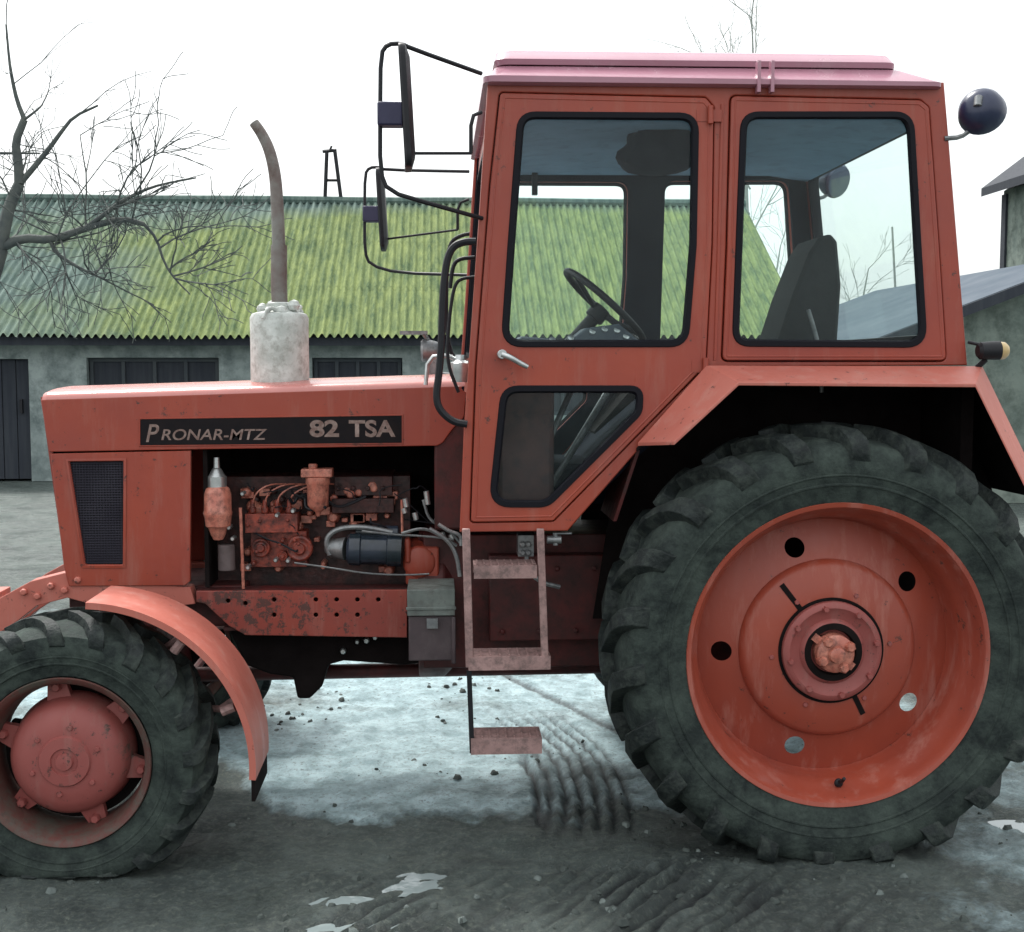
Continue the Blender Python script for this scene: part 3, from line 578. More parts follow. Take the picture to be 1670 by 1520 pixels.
def bolts(mb, n, r, w0, w1, br, ph=0, m=6):
    for k in range(n):
        t = 2 * math.pi * k / n + ph; mb.rev((r * math.cos(t), -w0, r * math.sin(t)), (0, -1, 0), [(0, br), ((w1 - w0) * .8, br), (w1 - w0, br * .8)], m)
def wheel_disc_with_holes(mb, r_out, r_in, w_out, w_in, hr, hole_r, angs, hub=96):
    """conical disc with round holes: polar grid, cells inside a hole dropped, hole rims projected onto the circle"""
    nr, na = 26, 240; idx = {}
    def pos(r, t): f = (r - r_in) / (r_out - r_in); w_ = w_in + (w_out - w_in) * f; return (r * math.cos(t), -w_, r * math.sin(t))
    holes = [(hr * math.cos(a), hr * math.sin(a)) for a in angs]; pts = []; keep = []
    for j in range(nr + 1):
        for k in range(na):
            r = r_in + (r_out - r_in) * j / nr; t = 2 * math.pi * k / na; x, z = r * math.cos(t), r * math.sin(t); ins = False
            for hx, hz in holes:
                d = math.hypot(x - hx, z - hz)
                if d < hole_r * 1.0:
                    ins = True
                    if d > hole_r * 0.45: x, z = hx + (x - hx) * hole_r / d, hz + (z - hz) * hole_r / d; r = math.hypot(x, z); t = math.atan2(z, x); ins = 2
            pts.append(pos(r, t)); keep.append(ins)
    fs = []
    for j in range(nr):
        for k in range(na):
            q = (j * na + k, j * na + (k + 1) % na, (j + 1) * na + (k + 1) % na, (j + 1) * na + k)
            st = [keep[i] for i in q]
            if any(s is True for s in st) or all(s == 2 for s in st): continue
            fs.append(q)
    mb.add(pts, fs)
# rear wheel
rc_ = W(1368, 1070, 4.06); RW = Vector((rc_.x, 4.245, rc_.z)); 
RH = RW.z
def rear_wheel():
    ds = MB(); angs = [R(a) for a in (108, 38, -34, -106, 182)]
    wheel_disc_with_holes(ds, .440, .305, .005, .050, .362, .034, angs)
    n0 = len(ds.v)
    lathe_y(ds, [(.050, .308), (.060, .306), (.076, .296), (.083, .284), (.098, .205), (.099, .185), (.099, .16)], 96)
    d = ds.build('rear_wheel', M['rim'], T, loc=RW)
    ri = MB(); lathe_y(ri, [(.160, .500), (.178, .506), (.190, .516), (.194, .514), (.190, .500), (.176, .492), (.160, .488), (.110, .470), (.100, .462), (.060, .452), (.015, .446), (.006, .440), (-.01, .445), (-.10, .455), (-.16, .485), (-.19, .515)], 120); ri.build('rim', M['rim'], d)
    hb = MB(); lathe_y(hb, [(.090, .172), (.118, .170), (.126, .162), (.128, .150), (.120, .140), (.112, .112), (.124, .104), (.128, .098), (.118, .09), (.105, .07), (.105, 0.001)], 72)
    bolts(hb, 8, .150, .124, .142, .011, .2); bolts(hb, 6, .205, .092, .103, .009, .1); h = hb.build('hub', M['hub'], d)
    ax = MB(); ax.rev((0, -.10, 0), (0, -1, 0), [(0, .066), (.055, .064), (.062, .056), (.064, .030), (.080, .026), (.084, .018)], 28)
    for a in (0.5, 2.2, 3.6, 5.2): ax.rev((.052 * math.cos(a), -.13, .052 * math.sin(a)), (0, -1, 0), [(0, .018), (.042, .018), (.048, .013)], 6)
    ax.box((-.09, -.135, -.012), (.085, -.115, .014), Matrix.Rotation(R(38), 3, 'Y'), (0, -.12, 0)); ax.build('axle_end', M['engine_pink'], d)
    gr = MB()
    for a0, r0, r1 in ((R(127), .165, .292), (R(-62), .165, .255)):
        ca, sa = math.cos(a0), math.sin(a0)
        gr.add([(r * ca - e * sa * .009, -w_, r * sa + e * ca * .009) for r, w_ in ((r0 + .008, .1035), (r0 + .008, .09), (min(r1, .282), .0865 + .19 * (.284 - min(r1, .282))), (min(r1, .282), .055)) for e in (-1, 1)], [(0, 1, 5, 4), (0, 4, 6, 2), (1, 3, 7, 5), (2, 3, 1, 0), (4, 5, 7, 6), (2, 6, 7, 3)])
    build_each(gr, 'clamp_slot', M['void'], d)  # black bars standing for shade inside the slots
    rg = MB(); lathe_y(rg, [(.0985, .182), (.1025, .182), (.1025, .172), (.0985, .172)], 72); lathe_y(rg, [(.100, .100), (.128, .0995), (.1295, .092), (.1295, .078), (.10, .072)], 48); build_each(rg, 'hub_shade_ring', M['void'], d)  # black rings standing for shade in the hub's grooves
    vl = MB(); vl.tube([(.03, -.12, -.452), (.032, -.150, -.440), (.034, -.165, -.425)], .006, 8); vl.ball((.03, -.12, -.455), .016, sy=.6); vl.build('valve', M['black'], d)
    a, b_ = make_tyre(.780, .215, .503, 22, .048, .056, RH); a.build('tyre', M['tyre'], d); b_.build('tread', M['lug'], d, ang=50, bevel=.006)
    return d
def copy_part(o, parent, rz, loc):
    c = o.copy(); COL.objects.link(c); attach(c, parent); c.location = loc; c.rotation_euler = (0, 0, rz)
    for ch in list(o.children):
        k = ch.copy(); COL.objects.link(k); k.parent = c; k.matrix_parent_inverse = ch.matrix_parent_inverse.copy()
    return c
rw = rear_wheel(); copy_part(rw, T, math.pi, (RW.x, fl(RW.y), RW.z))
# front wheel
fc = W(99, 1249, 4.05); FW = Vector((fc.x, 4.22, fc.z)); FH = FW.z
def front_wheel():
    hb = MB(); lathe_y(hb, [(-.02, .20), (.00, .205), (.02, .20), (.075, .190), (.10, .172), (.118, .140), (.124, .10), (.124, .085), (.134, .080), (.136, .045), (.130, .042), (.130, .03), (.140, .026), (.142, .001)], 60)
    bolts(hb, 6, .112, .121, .130, .009, .35); d = hb.build('front_wheel', M['hub'], T, loc=FW)
    sp = MB()
    for a in (101, 42, -14, -72, -136, 162):
        t = R(a); c, s = math.cos(t), math.sin(t)
        def pp(r, e, w_): return (r * c - e * s, -w_, r * s + e * c)
        sp.add([pp(.16, -.045, .05), pp(.16, .045, .05), pp(.268, .026, .03), pp(.268, -.026, .03), pp(.16, -.045, .02), pp(.16, .045, .02), pp(.268, .026, .005), pp(.268, -.026, .005)], [(0, 1, 2, 3), (4, 7, 6, 5), (0, 4, 5, 1), (1, 5, 6, 2), (2, 6, 7, 3), (3, 7, 4, 0)])
        sp.rev(pp(.232, 0, .02), (0, -1, 0), [(0, .016), (.035, .016), (.040, .012)], 6)
    build_each(sp, 'spoke', M['hub'], d)
    kn = MB(); K = [(.236 * math.cos(R(q)), .236 * math.sin(R(q))) for q in range(-205, 106, 6)] + [(.1 * math.cos(R(128)), .1 * math.sin(R(128)))]; kn.prism(K, .02, .05); kn.build('hub_light_stop', M['void'], d)  # added dark disc behind the spokes, keeps most openings black
    ri = MB(); lathe_y(ri, [(.125, .262), (.135, .276), (.142, .283), (.147, .280), (.142, .268), (.128, .258), (.08, .252), (.05, .244), (.0, .242), (-.05, .245), (-.10, .255), (-.14, .282)], 96); ri.build('rim', M['rim_muddy'], d)
    a, b_ = make_tyre(.480, .155, .274, 20, .034, .040, FH); a.build('tyre', M['tyre'], d); b_.build('tread', M['lug'], d, ang=50, bevel=.006)
    return d
fw = front_wheel(); copy_part(fw, T, math.pi, (FW.x, fl(FW.y), FW.z))
# axles
mb = MB(); mb.cyl((RW.x, 4.30, RH), (RW.x, fl(4.30), RH), .085, n=24); mb.rev((RW.x, 4.45, RH), (0, 1, 0), [(0, .10), (.05, .15), (.25, .16), (.55, .19)], 24); mb.rev((RW.x, fl(4.45), RH), (0, -1, 0), [(0, .10), (.05, .15), (.25, .16), (.55, .19)], 24)
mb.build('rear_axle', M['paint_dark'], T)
mb = MB(); mb.cyl((FW.x, 4.30, FH + .03), (FW.x, fl(4.30), FH + .03), .06, n=20); mb.ball((FW.x, YC, FH + .03), .17, sy=1.0, sz=.9); mb.cyl((FW.x, 4.30, FH - .08), (FW.x, 4.42, FH + .14), .09, n=20); mb.cyl((FW.x, fl(4.30), FH - .08), (FW.x, fl(4.42), FH + .14), .09, n=20)
mb.cyl((FW.x + .1, YC + .1, FH + .03), (RW.x - .6, YC + .1, .42), .03); mb.tube([(FW.x + .2, 4.4, FH + .02), (FW.x + .2, fl(4.4), FH + .02)], .016)
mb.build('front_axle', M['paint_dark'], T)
# ---- transmission, oil pan and frame rails
mb = MB(); tx0, tx1 = W(690, 900, 4.78).x, RW.x + .35
mb.box((tx0, 4.80, .50), (tx1, fl(4.80), 1.02)); mb.box((tx0 + .25, 4.72, .62), (tx0 + .75, 4.80, .95)); mb.rev((tx0 - .02, YC, .72), (1, 0, 0), [(0, .30), (.10, .30), (.14, .26)], 32)
for k in range(7): mb.rev((tx0 + .30 + k * .07, 4.716, .66 + .24 * (k % 2)), (0, -1, 0), [(0, .012), (.014, .012)], 6)
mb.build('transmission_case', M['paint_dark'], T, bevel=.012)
r_o = XZ([(320, 964), (664, 962), (664, 1040), (400, 1036), (372, 1020), (335, 985), (320, 982)], 4.72)
hh = []
for hx, hy in ((447, 978), (447, 1003), (515, 978), (515, 1003), (549, 978), (549, 1003), (583, 978), (583, 1003), (617, 978), (400, 984), (372, 980)):
    c = W(hx, hy, 4.72); hh.append([(c.x + .0085 * math.cos(t * math.pi / 6), c.z + .0085 * math.sin(t * math.pi / 6)) for t in range(12)])
rl = plate('frame_rail', r_o, hh, paint('rusty_rail_paint', (0.30, 0.050, 0.030), (0.22, 0.04, 0.032), rough=.45, dusty=.5, chips=2.2), T, side(4.72), .016, .003)
rl2 = rl.copy(); COL.objects.link(rl2); attach(rl2, T); rl2.location = (0, fl(4.72) - 4.72 - .016, 0)
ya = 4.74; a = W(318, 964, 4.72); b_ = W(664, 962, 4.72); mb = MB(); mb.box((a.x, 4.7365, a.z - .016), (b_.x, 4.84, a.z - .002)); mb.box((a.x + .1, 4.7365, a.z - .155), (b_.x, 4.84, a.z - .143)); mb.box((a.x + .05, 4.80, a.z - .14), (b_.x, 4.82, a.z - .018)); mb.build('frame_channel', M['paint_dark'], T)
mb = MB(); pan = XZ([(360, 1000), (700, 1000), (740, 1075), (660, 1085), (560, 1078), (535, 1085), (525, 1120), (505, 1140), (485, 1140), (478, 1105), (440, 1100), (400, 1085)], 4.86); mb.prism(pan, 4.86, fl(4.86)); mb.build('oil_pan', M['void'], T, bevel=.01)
mb = MB()
for px, py, r in ((560, 1060, .012), (598, 1043, .012), (612, 1038, .010), (583, 1045, .009)): q = W(px, py, 4.84); mb.rev(q, (0, -1, 0), [(0, r), (.025, r), (.03, r * .7)], 6)
build_each(mb, 'drain_bolt', M['silver'], T)
# ---- front bracket (hitch casting at the nose)
fbk = XZ([(-110, 1060), (-60, 1020), (0, 975), (50, 948), (105, 934), (150, 945), (310, 958), (318, 985), (200, 1000), (110, 975), (60, 988), (30, 1012), (-20, 1045), (-60, 1085), (-110, 1100)], 4.72)
mb = MB(); mb.prism(fbk, 4.72, 4.80); mb.prism(fbk, fl(4.80), fl(4.72)); c = W(-70, 1050, 4.72); mb.box((c.x - .12, 4.72 - .04, c.z - .09), (c.x - .02, fl(4.72) + .04, c.z + .10)); 
for k in range(5): q = W(40 + 22 * k, 965 - 5 * k + (k % 2) * 12, 4.72); mb.rev(q, (0, -1, 0), [(0, .014), (.016, .014), (.02, .01)], 6)
mb.build('front_bracket', M['paint_skylit'], T, bevel=.008)
mb = MB(); mb.box((W(110, 960, 4.80).x, 4.81, W(110, 958, 4.8).z - .16), (W(400, 960, 4.80).x, fl(4.81), W(110, 958, 4.8).z)); mb.box((FW.x - .12, 4.83, FH + .1), (FW.x + .14, fl(4.83), FH + .42)); mb.build('front_beam', M['paint_dark'], T, bevel=.01)
# ---- front fenders
def arc_fender(y0, y1, out):
    cxy = W(124, 1262, 4.08); r = .560; A, B, A2, B2 = [], [], [], []
    for k in range(41):
        t = R(86 - 90 * k / 40); rr = r * (1 + .03 * math.cos(t)); A.append((cxy.x + rr * math.cos(t), y0, cxy.z + rr * math.sin(t))); B.append((cxy.x + rr * math.cos(t), y1, cxy.z + rr * math.sin(t)))
        rr -= .022; A2.append((cxy.x + rr * math.cos(t), y0 + .001 * out, cxy.z + rr * math.sin(t)))
        rr += .016; B2.append((cxy.x + rr * math.cos(t), y1, cxy.z + rr * math.sin(t)))
    mb = MB(); mb.sheet(A, B); mb.sheet(A2, A); mb.sheet(B2, [(x, y - .012 * out * -1, z) for x, y, z in A2]); mb.sheet(A2, [(x, y + .012 * out, z) for x, y, z in A2])
    f = mb.build('front_fender', M['paint_skylit'], T)
    fl_ = MB(); e = Vector(A[-1]); fl_.box((e.x - .016, y0 + .01 * out, e.z - .075), (e.x - .004, y1 - .01 * out, e.z + .05)); fl_.build('mud_flap', M['void'], f)
    br = MB()
    for t in (R(52), R(22)):
        p = Vector((cxy.x + (r - .02) * math.cos(t), (y0 + y1) / 2, cxy.z + (r - .02) * math.sin(t))); br.tube([p + Vector((0, 0, 0)), p + Vector((-.07, .02 * out, -.05)), Vector((FW.x + .10, y1 + .05 * out, FH + .12))], .012, 8)
        br.rev(p + Vector((0, -.10 * out, -.01)), (-math.cos(t), 0, -math.sin(t)), [(0, .016), (.045, .016)], 8)
    build_each(br, 'fender_bracket', M['ladder'], f)
arc_fender(4.10, 4.42, 1); arc_fender(fl(4.10), fl(4.42), -1)
# ---- hood
hood = XZ([(66, 652), (745, 630), (760, 640), (757, 680), (738, 700), (722, 722), (713, 727), (313, 733), (80, 737)], HY)
decal_hole = []
h0 = plate('hood', rounded(hood, [0, 0, 0, .02, .01, .01, .01, 0, 0]), [], M['paint'], T, side(HY), .02, .003)
zA, zB = W(66, 652, HY), W(745, 630, HY)
prof = [(0.0, 0.0), (.006, .012), (.022, .024), (.05, .030), (.14, .040), (.32, .046)]
mb = MB(); ypr = [(HY + 0.0005 + a, z) for a, z in prof] + [(fl(HY + 0.0005 + a), z) for a, z in prof[::-1]]
secs = []
for x, z0, ins in ((zA.x + .0, zA.z - .03, .02), (zA.x + .004, zA.z - .004, .008), (zA.x + .02, zA.z, 0), (zB.x + .03, zB.z, 0)):
    secs.append([(x, YC + (y - YC) * (1 - ins), z0 + z) for y, z in ypr])
for a_, b2 in zip(secs, secs[1:]): mb.sheet(a_, b2)
mb.build('hood_top', mat('skylit_hood_paint', (0.52, 0.20, 0.18), (0.46, 0.17, 0.15), 4, 0.22, dirt=(.35, .17, .15), dirt_amt=.3, bumpy=.1), h0)  # hood red paled in the colour for the sky's reflection on top
far = h0.copy(); COL.objects.link(far); far.name = 'hood_side'; far.parent = h0; far.location = (0, fl(HY) - HY - .02, 0)
nose = XZ([(82, 740), (311, 735), (310, 948), (302, 955), (112, 956), (104, 925)], HY); gh = XZ([(113, 753), (201, 752), (200, 921), (139, 921)], HY)
ns = plate('nose_panel', nose, [rounded(gh, .006)], M['paint'], T, side(HY), .02, .003)
ns2 = ns.copy(); COL.objects.link(ns2); attach(ns2, T); ns2.location = (0, fl(HY) - HY - .02, 0)
sbk = MB(); a = W(84, 728, HY); b_ = W(312, 745, HY); sbk.box((a.x, HY + .0205, b_.z), (b_.x, HY + .028, a.z)); sbk.build('seam_light_stop', M['void'], ns)  # added dark strip, stops light through the hood seam
# pressed frame around the grille and fine mesh
gm = MB(); rim_o, rim_i = offset2(gh, .012), offset2(gh, .003)
gm.add([(x, HY - .0035, z) for x, z in rim_o] + [(x, HY - .005, z) for x, z in rim_i] + [(x, HY + .004, z) for x, z in rim_i], [(i, (i + 1) % 4, 4 + (i + 1) % 4, 4 + i) for i in range(4)] + [(4 + i, 4 + (i + 1) % 4, 8 + (i + 1) % 4, 8 + i) for i in range(4)]); gm.build('grille_rim', M['paint'], ns)
gz0, gz1 = min(z for x, z in gh), max(z for x, z in gh); gx0, gx1 = min(x for x, z in gh), max(x for x, z in gh)
gm = MB(); k = 0; zz = gz0 + .006
while zz < gz1 - .004:
    t = (zz - gz0) / (gz1 - gz0); xl = gh[3][0] + (gh[0][0] - gh[3][0]) * t; gm.box((xl - .002, HY + .008, zz), (gx1 + .002, HY + .011, zz + .004)); zz += .0095
xx = gx0
while xx < gx1: 
    t0 = max(0.0, (gh[3][0] - xx) / (gh[3][0] - gh[0][0])); gm.box((xx, HY + .0112, gz0 + t0 * (gz1 - gz0)), (xx + .004, HY + .014, gz1)); xx += .0105
gm.build('grille_mesh', M['mesh'], ns, smooth=False)
gm = MB(); gm.prism([(x, z) for x, z in offset2(gh, .02)], HY + .05, HY + .06); gm.build('grille_backing', mat('radiator_dust', (.035, .034, .042), (.05, .05, .058), 10, .9), ns)
# nose front: frame, slats and two round headlamps
fa, fb_ = W(66, 652, HY), W(104, 925, HY)
mb = MB(); mb.sheet([(fa.x - .002, HY + .01, fa.z + .01), (fb_.x, HY + .01, fb_.z)], [(fa.x - .002, fl(HY + .01), fa.z + .01), (fb_.x, fl(HY + .01), fb_.z)], (.015, 0, 0)); nf = mb.build('nose_front', M['paint'], T)
mb = MB()
for k in range(12):
    t = .12 + .07 * k; p = fa.lerp(fb_, t); mb.box((p.x - .012, 4.84, p.z - .012), (p.x + .006, fl(4.84), p.z + .006))
build_each(mb, 'front_slat', M['mesh'], nf)
for yy in (4.86, fl(4.86)):
    p = fa.lerp(fb_, .30); mb = MB(); mb.rev((p.x + .045, yy, p.z), (-1, 0, -.05), [(0, .075), (.05, .075), (.055, .065), (.045, .06), (.055, .001)], 28); mb.build('headlight', M['silver'], T)
# name plate with lettering
npx = XZ([(229, 684), (655, 678), (655, 722), (229, 726)], HY - .004)
npp = plate('name_plate', npx, [], M['decal'], T, side(HY - .0035), .004, .0008)
nrm = MB(); o_, i_ = offset2(npx, .004), npx
nrm.add([(x, HY - .0015, z) for x, z in offset2(npx, .006)] + [(x, HY - .005, z) for x, z in o_] + [(x, HY - .005, z) for x, z in offset2(npx, .001)] , [(j + i, j + (i + 1) % 4, j + 4 + (i + 1) % 4, j + 4 + i) for j in (0, 4) for i in range(4)]); nrm.build('plate_edge', M['paint'], npp)
def lettering(txt, x0, y0, x1, h, shear=0, bold=0.0, name='lettering'):
    cu = bpy.data.curves.new(name, 'FONT'); cu.body = txt; cu.size = 1; cu.extrude = 0.0; cu.shear = shear; cu.offset = bold
    o = bpy.data.objects.new(name, cu); COL.objects.link(o); bpy.context.view_layer.update()
    me = bpy.data.meshes.new_from_object(o.evaluated_get(bpy.context.evaluated_depsgraph_get())); bpy.data.objects.remove(o); bpy.data.curves.remove(cu)
    xs = [v.co.x for v in me.vertices]; ys = [v.co.y for v in me.vertices]
    Yl = HY - .0048; a, b_ = W(x0, y0, Yl), W(x1, y0, Yl); top = W(x0, y0 - h, Yl); sx = (b_.x - a.x) / (max(xs) - min(xs)); sy = (top.z - a.z) / (max(ys) - min(ys)); mx, my = min(xs), min(ys)
    slope = (W(655, 678, HY).z - W(229, 684, HY).z) / (W(655, 678, HY).x - W(229, 684, HY).x)
    for v in me.vertices:
        x = (v.co.x - mx) * sx; z = (v.co.y - my) * sy; v.co = (a.x + x, Yl, a.z + z + 0 * slope * x)
    return link(name, me, M['letter'], npp, smooth=False)
lettering('P', 238, 721, 260, 29, .25, .01); lettering('RONAR-MTZ', 263, 718, 436, 18, .2, .012)
lettering('82', 505, 713, 553, 28, .0, .035); lettering('TSA', 569, 713, 645, 28, .0, .03)
# ---- engine bay
E = M['engine_red']; P_ = M['engine_pink']
bk = MB(); a = W(330, 770, 4.90); b_ = W(670, 965, 4.90); bk.box((a.x, 4.93, b_.z), (b_.x, fl(4.93), a.z - .02)); bk.box((W(545, 780, 4.86).x, 4.86, W(0, 812, 4.86).z), (W(640, 780, 4.86).x, 5.2, W(0, 780, 4.86).z)); bk.box((W(540, 812, 4.83).x, 4.84, W(0, 840, 4.86).z), (W(642, 780, 4.83).x, 5.0, W(0, 816, 4.86).z))
for k in range(4): q = W(552 + k * 24, 796, 4.86); bk.rev(q, (0, -1, 0), [(0, .010), (.012, .010)], 6)
for k in range(9): q = W(405 + k * 14, 800 + (k % 3) * 14, 4.92); bk.rev(q, (0, -1, 0), [(0, .012 + .004 * (k % 2)), (.03, .012), (.034, .008)], 8)
eb = bk.build('engine_block', mat('black_red_block', (.075, .015, .012), (.02, .008, .008), 16, .45, dirt=(.008, .006, .006), dirt_amt=.6, bumpy=.5), T, bevel=.006)
wr = MB(); rw9 = random.Random(31)
for k in range(16):
    p0 = W(rw9.uniform(400, 660), rw9.uniform(770, 925), 4.80); q9 = [p0]
    for _ in range(4): q9.append(q9[-1] + Vector((rw9.uniform(-.01, .07), rw9.uniform(-.02, .02), rw9.uniform(-.05, .035))))
    wr.tube(q9, rw9.choice((.0025, .004, .006)), 6, 2)
build_each(wr, 'engine_wire', M['black'], eb)
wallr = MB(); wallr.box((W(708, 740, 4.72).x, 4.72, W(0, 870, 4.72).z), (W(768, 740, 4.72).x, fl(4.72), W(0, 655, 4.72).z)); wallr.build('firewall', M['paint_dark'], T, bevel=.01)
dkb = MB(); dkb.box((W(318, 0, 4.76).x - 0, 5.28, W(0, 960, 4.76).z), (W(720, 0, 4.76).x, 5.30, W(0, 700, 4.76).z)); dkb.box((W(318, 0, 4.76).x, 4.74, W(0, 960, 4.76).z), (W(325, 0, 4.76).x, fl(4.74), W(0, 730, 4.76).z)); dkb.build('bay_blackout', M['void'], T)  # added dark sheets, keep the engine bay black behind the parts
def vcyl(px, y0, y1, r, Y, m, name, prof=None, parent=T):
    a = W(px, y1, Y); b_ = W(px, y0, Y); L = b_.z - a.z; mb = MB(); pr = prof or [(0, .85), (.03, 1), (.97, 1), (1, .88)]
    mb.rev(a, (0, 0, 1), [(L * t, r * k) for t, k in pr], 24); return mb.build(name, m, parent)
v = vcyl(356, 792, 880, .052, 4.76, P_, 'oil_cleaner', [(0, .35), (.10, .55), (.22, .72), (.26, .9), (.45, 1), (.50, 1.06), (.54, 1.0), (.86, .98), (.95, .85), (1.0, .6)])
vcyl(354, 746, 794, .036, 4.76, M['silver'], 'oil_cleaner_cap', [(0, 1), (.35, 1.0), (.45, .75), (.6, .5), (.65, .35), (1, .3)], v)
vcyl(370, 888, 930, .032, 4.77, mat('dull_grey_casting', (.13, .10, .10), (.08, .06, .06), 20, .5), 'oil_filter')
v = vcyl(519, 778, 842, .042, 4.77, P_, 'fuel_filter', [(0, .15), (.12, .3), (.22, .8), (.3, .95), (.8, 1), (.85, 1.1), (1, 1.1)])
fcp = MB(); q = W(519, 770, 4.77); fcp.box((q.x - .062, q.y - .035, q.z - .018), (q.x + .055, q.y + .05, q.z + .014)); fcp.rev((q.x - .02, q.y, q.z + .012), (0, 0, 1), [(0, .018), (.02, .018)], 8); fcp.build('filter_head', P_, v, bevel=.004)
ip = MB(); a = W(400, 838, 4.80); b_ = W(486, 868, 4.80); ip.box((a.x, 4.79, b_.z), (b_.x, 4.93, a.z)); 
for k in range(4):
    q = W(412 + k * 20, 836, 4.82); ip.rev(q, (0, 0, 1), [(0, .014), (.02, .014), (.022, .009), (.05, .008)], 10)
a = W(408, 868, 4.82); b_ = W(500, 925, 4.82); ip.box((a.x, 4.83, b_.z), (b_.x, 4.95, a.z))
for px, py, r in ((427, 892, .036), (490, 893, .050), (462, 905, .02)):
    q = W(px, py, 4.83); ip.rev(q, (0, -1, 0), [(0, r), (.03, r), (.035, r * .85), (.030, r * .6), (.032, r * .45), (.045, r * .4)], 20)
for k in range(10): q = W(404 + rng.uniform(0, 95), 845 + rng.uniform(0, 78), 4.80); ip.rev(q, (0, -1, 0), [(-.05, .008), (.014, .008), (.018, .006)], 6)
ipo = ip.build('injection_pump', E, T, bevel=.004)
bs = MB()
for px, py in ((452, 840), (405, 925), (450, 913), (374, 860), (380, 878), (470, 914), (396, 805), (478, 833)): q = W(px, py, 4.765); bs.rev(q, (0, -1, 0), [(-.04, .008), (.012, .009), (.018, .006)], 8)
build_each(bs, 'bright_bolt', M['silver'], ipo)
fp = MB(); 
for k in range(4):
    s0 = W(412 + k * 20, 826, 4.82); fp.tube([s0, s0 + Vector((.01, -.01, .05)), s0 + Vector((.06 + .01 * k, .0, .085)), s0 + Vector((.12 + .02 * k, .06, .08))], .0035, 6, 2)
build_each(fp, 'fuel_pipe', P_, ipo)
dp = MB(); dp.tube([W(392, 828, 4.75), W(394, 880, 4.75), W(397, 960, 4.76)], .006, 8); dp.tube([W(655, 815, 4.75), W(656, 870, 4.75)], .005, 6); build_each(dp, 'dipstick', P_, T)
st = MB(); a = W(566, 895, 4.78); b_ = W(655, 897, 4.78); st.rev(a, b_ - a, [(0, .05), (.01, .062), (.05, .064), (.055, .058), (.15, .058), (.155, .064), ((b_ - a).length, .064)], 28); a2 = W(580, 868, 4.82); b2 = W(650, 869, 4.82); st.cyl(a2, b2, .028)
sto = st.build('starter', mat('black_blue_starter', (.012, .02, .025), (.03, .04, .06), 12, .22), T)
se = MB(); a = W(532, 893, 4.80); se.rev(a, W(566, 895, 4.78) - a, [(0, .02), (.02, .036), (.05, .04), (.078, .045)], 20); se.build('starter_end', M['greysteel'], sto)
ge = MB(); q = W(684, 918, 4.76); ge.rev((q.x, q.y, q.z), (0, 1, 0), [(0, .045), (.01, .064), (.10, .066), (.3, .07)], 24); ge.box((W(655, 0, 4.75).x, 4.77, W(0, 962, 4.75).z), (W(712, 0, 4.75).x, 5.0, W(0, 900, 4.75).z)); ge.box((W(654, 0, 4.76).x, 4.752, W(0, 925, 4.75).z), (W(664, 0, 4.76).x, 4.80, W(0, 884, 4.75).z)); ge.build('bell_housing', M['paint'], T, bevel=.008)
ho = MB()
ho.tube(PT([(538, 905), (530, 880), (548, 862), (590, 858), (640, 868)], 4.77), .010, 8, 2); ho.tube(PT([(480, 918), (540, 926), (600, 936), (662, 938), (700, 936)], 4.745), .0035, 6, 2); ho.tube(PT([(590, 866), (640, 872), (690, 874), (740, 880)], 4.74), .004, 6, 1)
ho.tube(PT([(655, 870), (690, 860), (715, 872), (745, 890)], 4.74), .006, 6, 2); ho.tube(PT([(690, 815), (700, 850), (730, 862), (750, 885)], 4.75), .006, 6, 2)
build_each(ho, 'engine_hose', M['greysteel'], T)
sv = MB()
for px, py, L in ((660, 820, 14), (658, 833, 8), (695, 812, 22), (676, 842, 12), (712, 850, 10), (720, 872, 8), (735, 875, 8)): sv.cyl(W(px, py - L / 2, 4.75), W(px + 3, py + L / 2, 4.75), .011, n=10)
build_each(sv, 'pipe_fitting', M['silver'], T)
rgc = random.Random(9); cl = MB()
for k in range(70):
    q = W(rgc.uniform(400, 640), rgc.uniform(790, 930), 4.90); s = rgc.uniform(.010, .028)
    if k % 2: cl.rev(q, (0, -1, 0), [(-.03, s), (rgc.uniform(.01, .04), s), (.045, s * .6)], 12)
    else: cl.box(q - Vector((s, .03, s * .7)), q + Vector((s, .03, s * .7)))
build_each(cl, 'engine_casting', P_, eb, bevel=.003)
# ---- exhaust
ex = MB(); a = W(457, 628, YC - .10); b_ = W(457, 512, YC - .10); rr = .112; L = b_.z - a.z
ex.rev(a, (0, 0, 1), [(-.03, rr * .97), (0, rr), (.018, rr * 1.0), (L * .5, rr * .995), (L - .015, rr), (L, rr * .93), (L + .012, rr * .55), (L + .03, rr * .40)], 36); exo = ex.build('muffler', M['muffler'], T)
YE = YC - .10; pi_ = MB(); pi_.tube([W(457, 512, YE), W(455, 470, YE), W(455, 400, YE)], .031, 16, 0); pi_.tube([W(455, 410, YE), W(452, 330, YE), W(449, 285, YE), W(440, 245, YE), W(427, 218, YE), W(414, 200, YE)], .026, 16, 2, .019); pi_.build('exhaust_pipe', M['pipe'], exo)
cp = MB(); rgc = random.Random(4)
cp.rev(W(457, 508, YE), (0, 0, 1), [(0, .05), (.03, .052), (.035, .036)], 20)
for k in range(9): t = k * .7; cp.ball(W(457, 505, YE) + Vector((.075 * math.cos(t), .075 * math.sin(t), rgc.uniform(-.02, .02))), rgc.uniform(.014, .026), n=8)
cp.tube([W(430, 520, YE - .1), W(440, 500, YE - .09), W(455, 508, YE - .08), W(480, 520, YE - .06), W(490, 500, YE)], .009, 8, 2); cp.build('pipe_clamp', M['muffler'], exo)
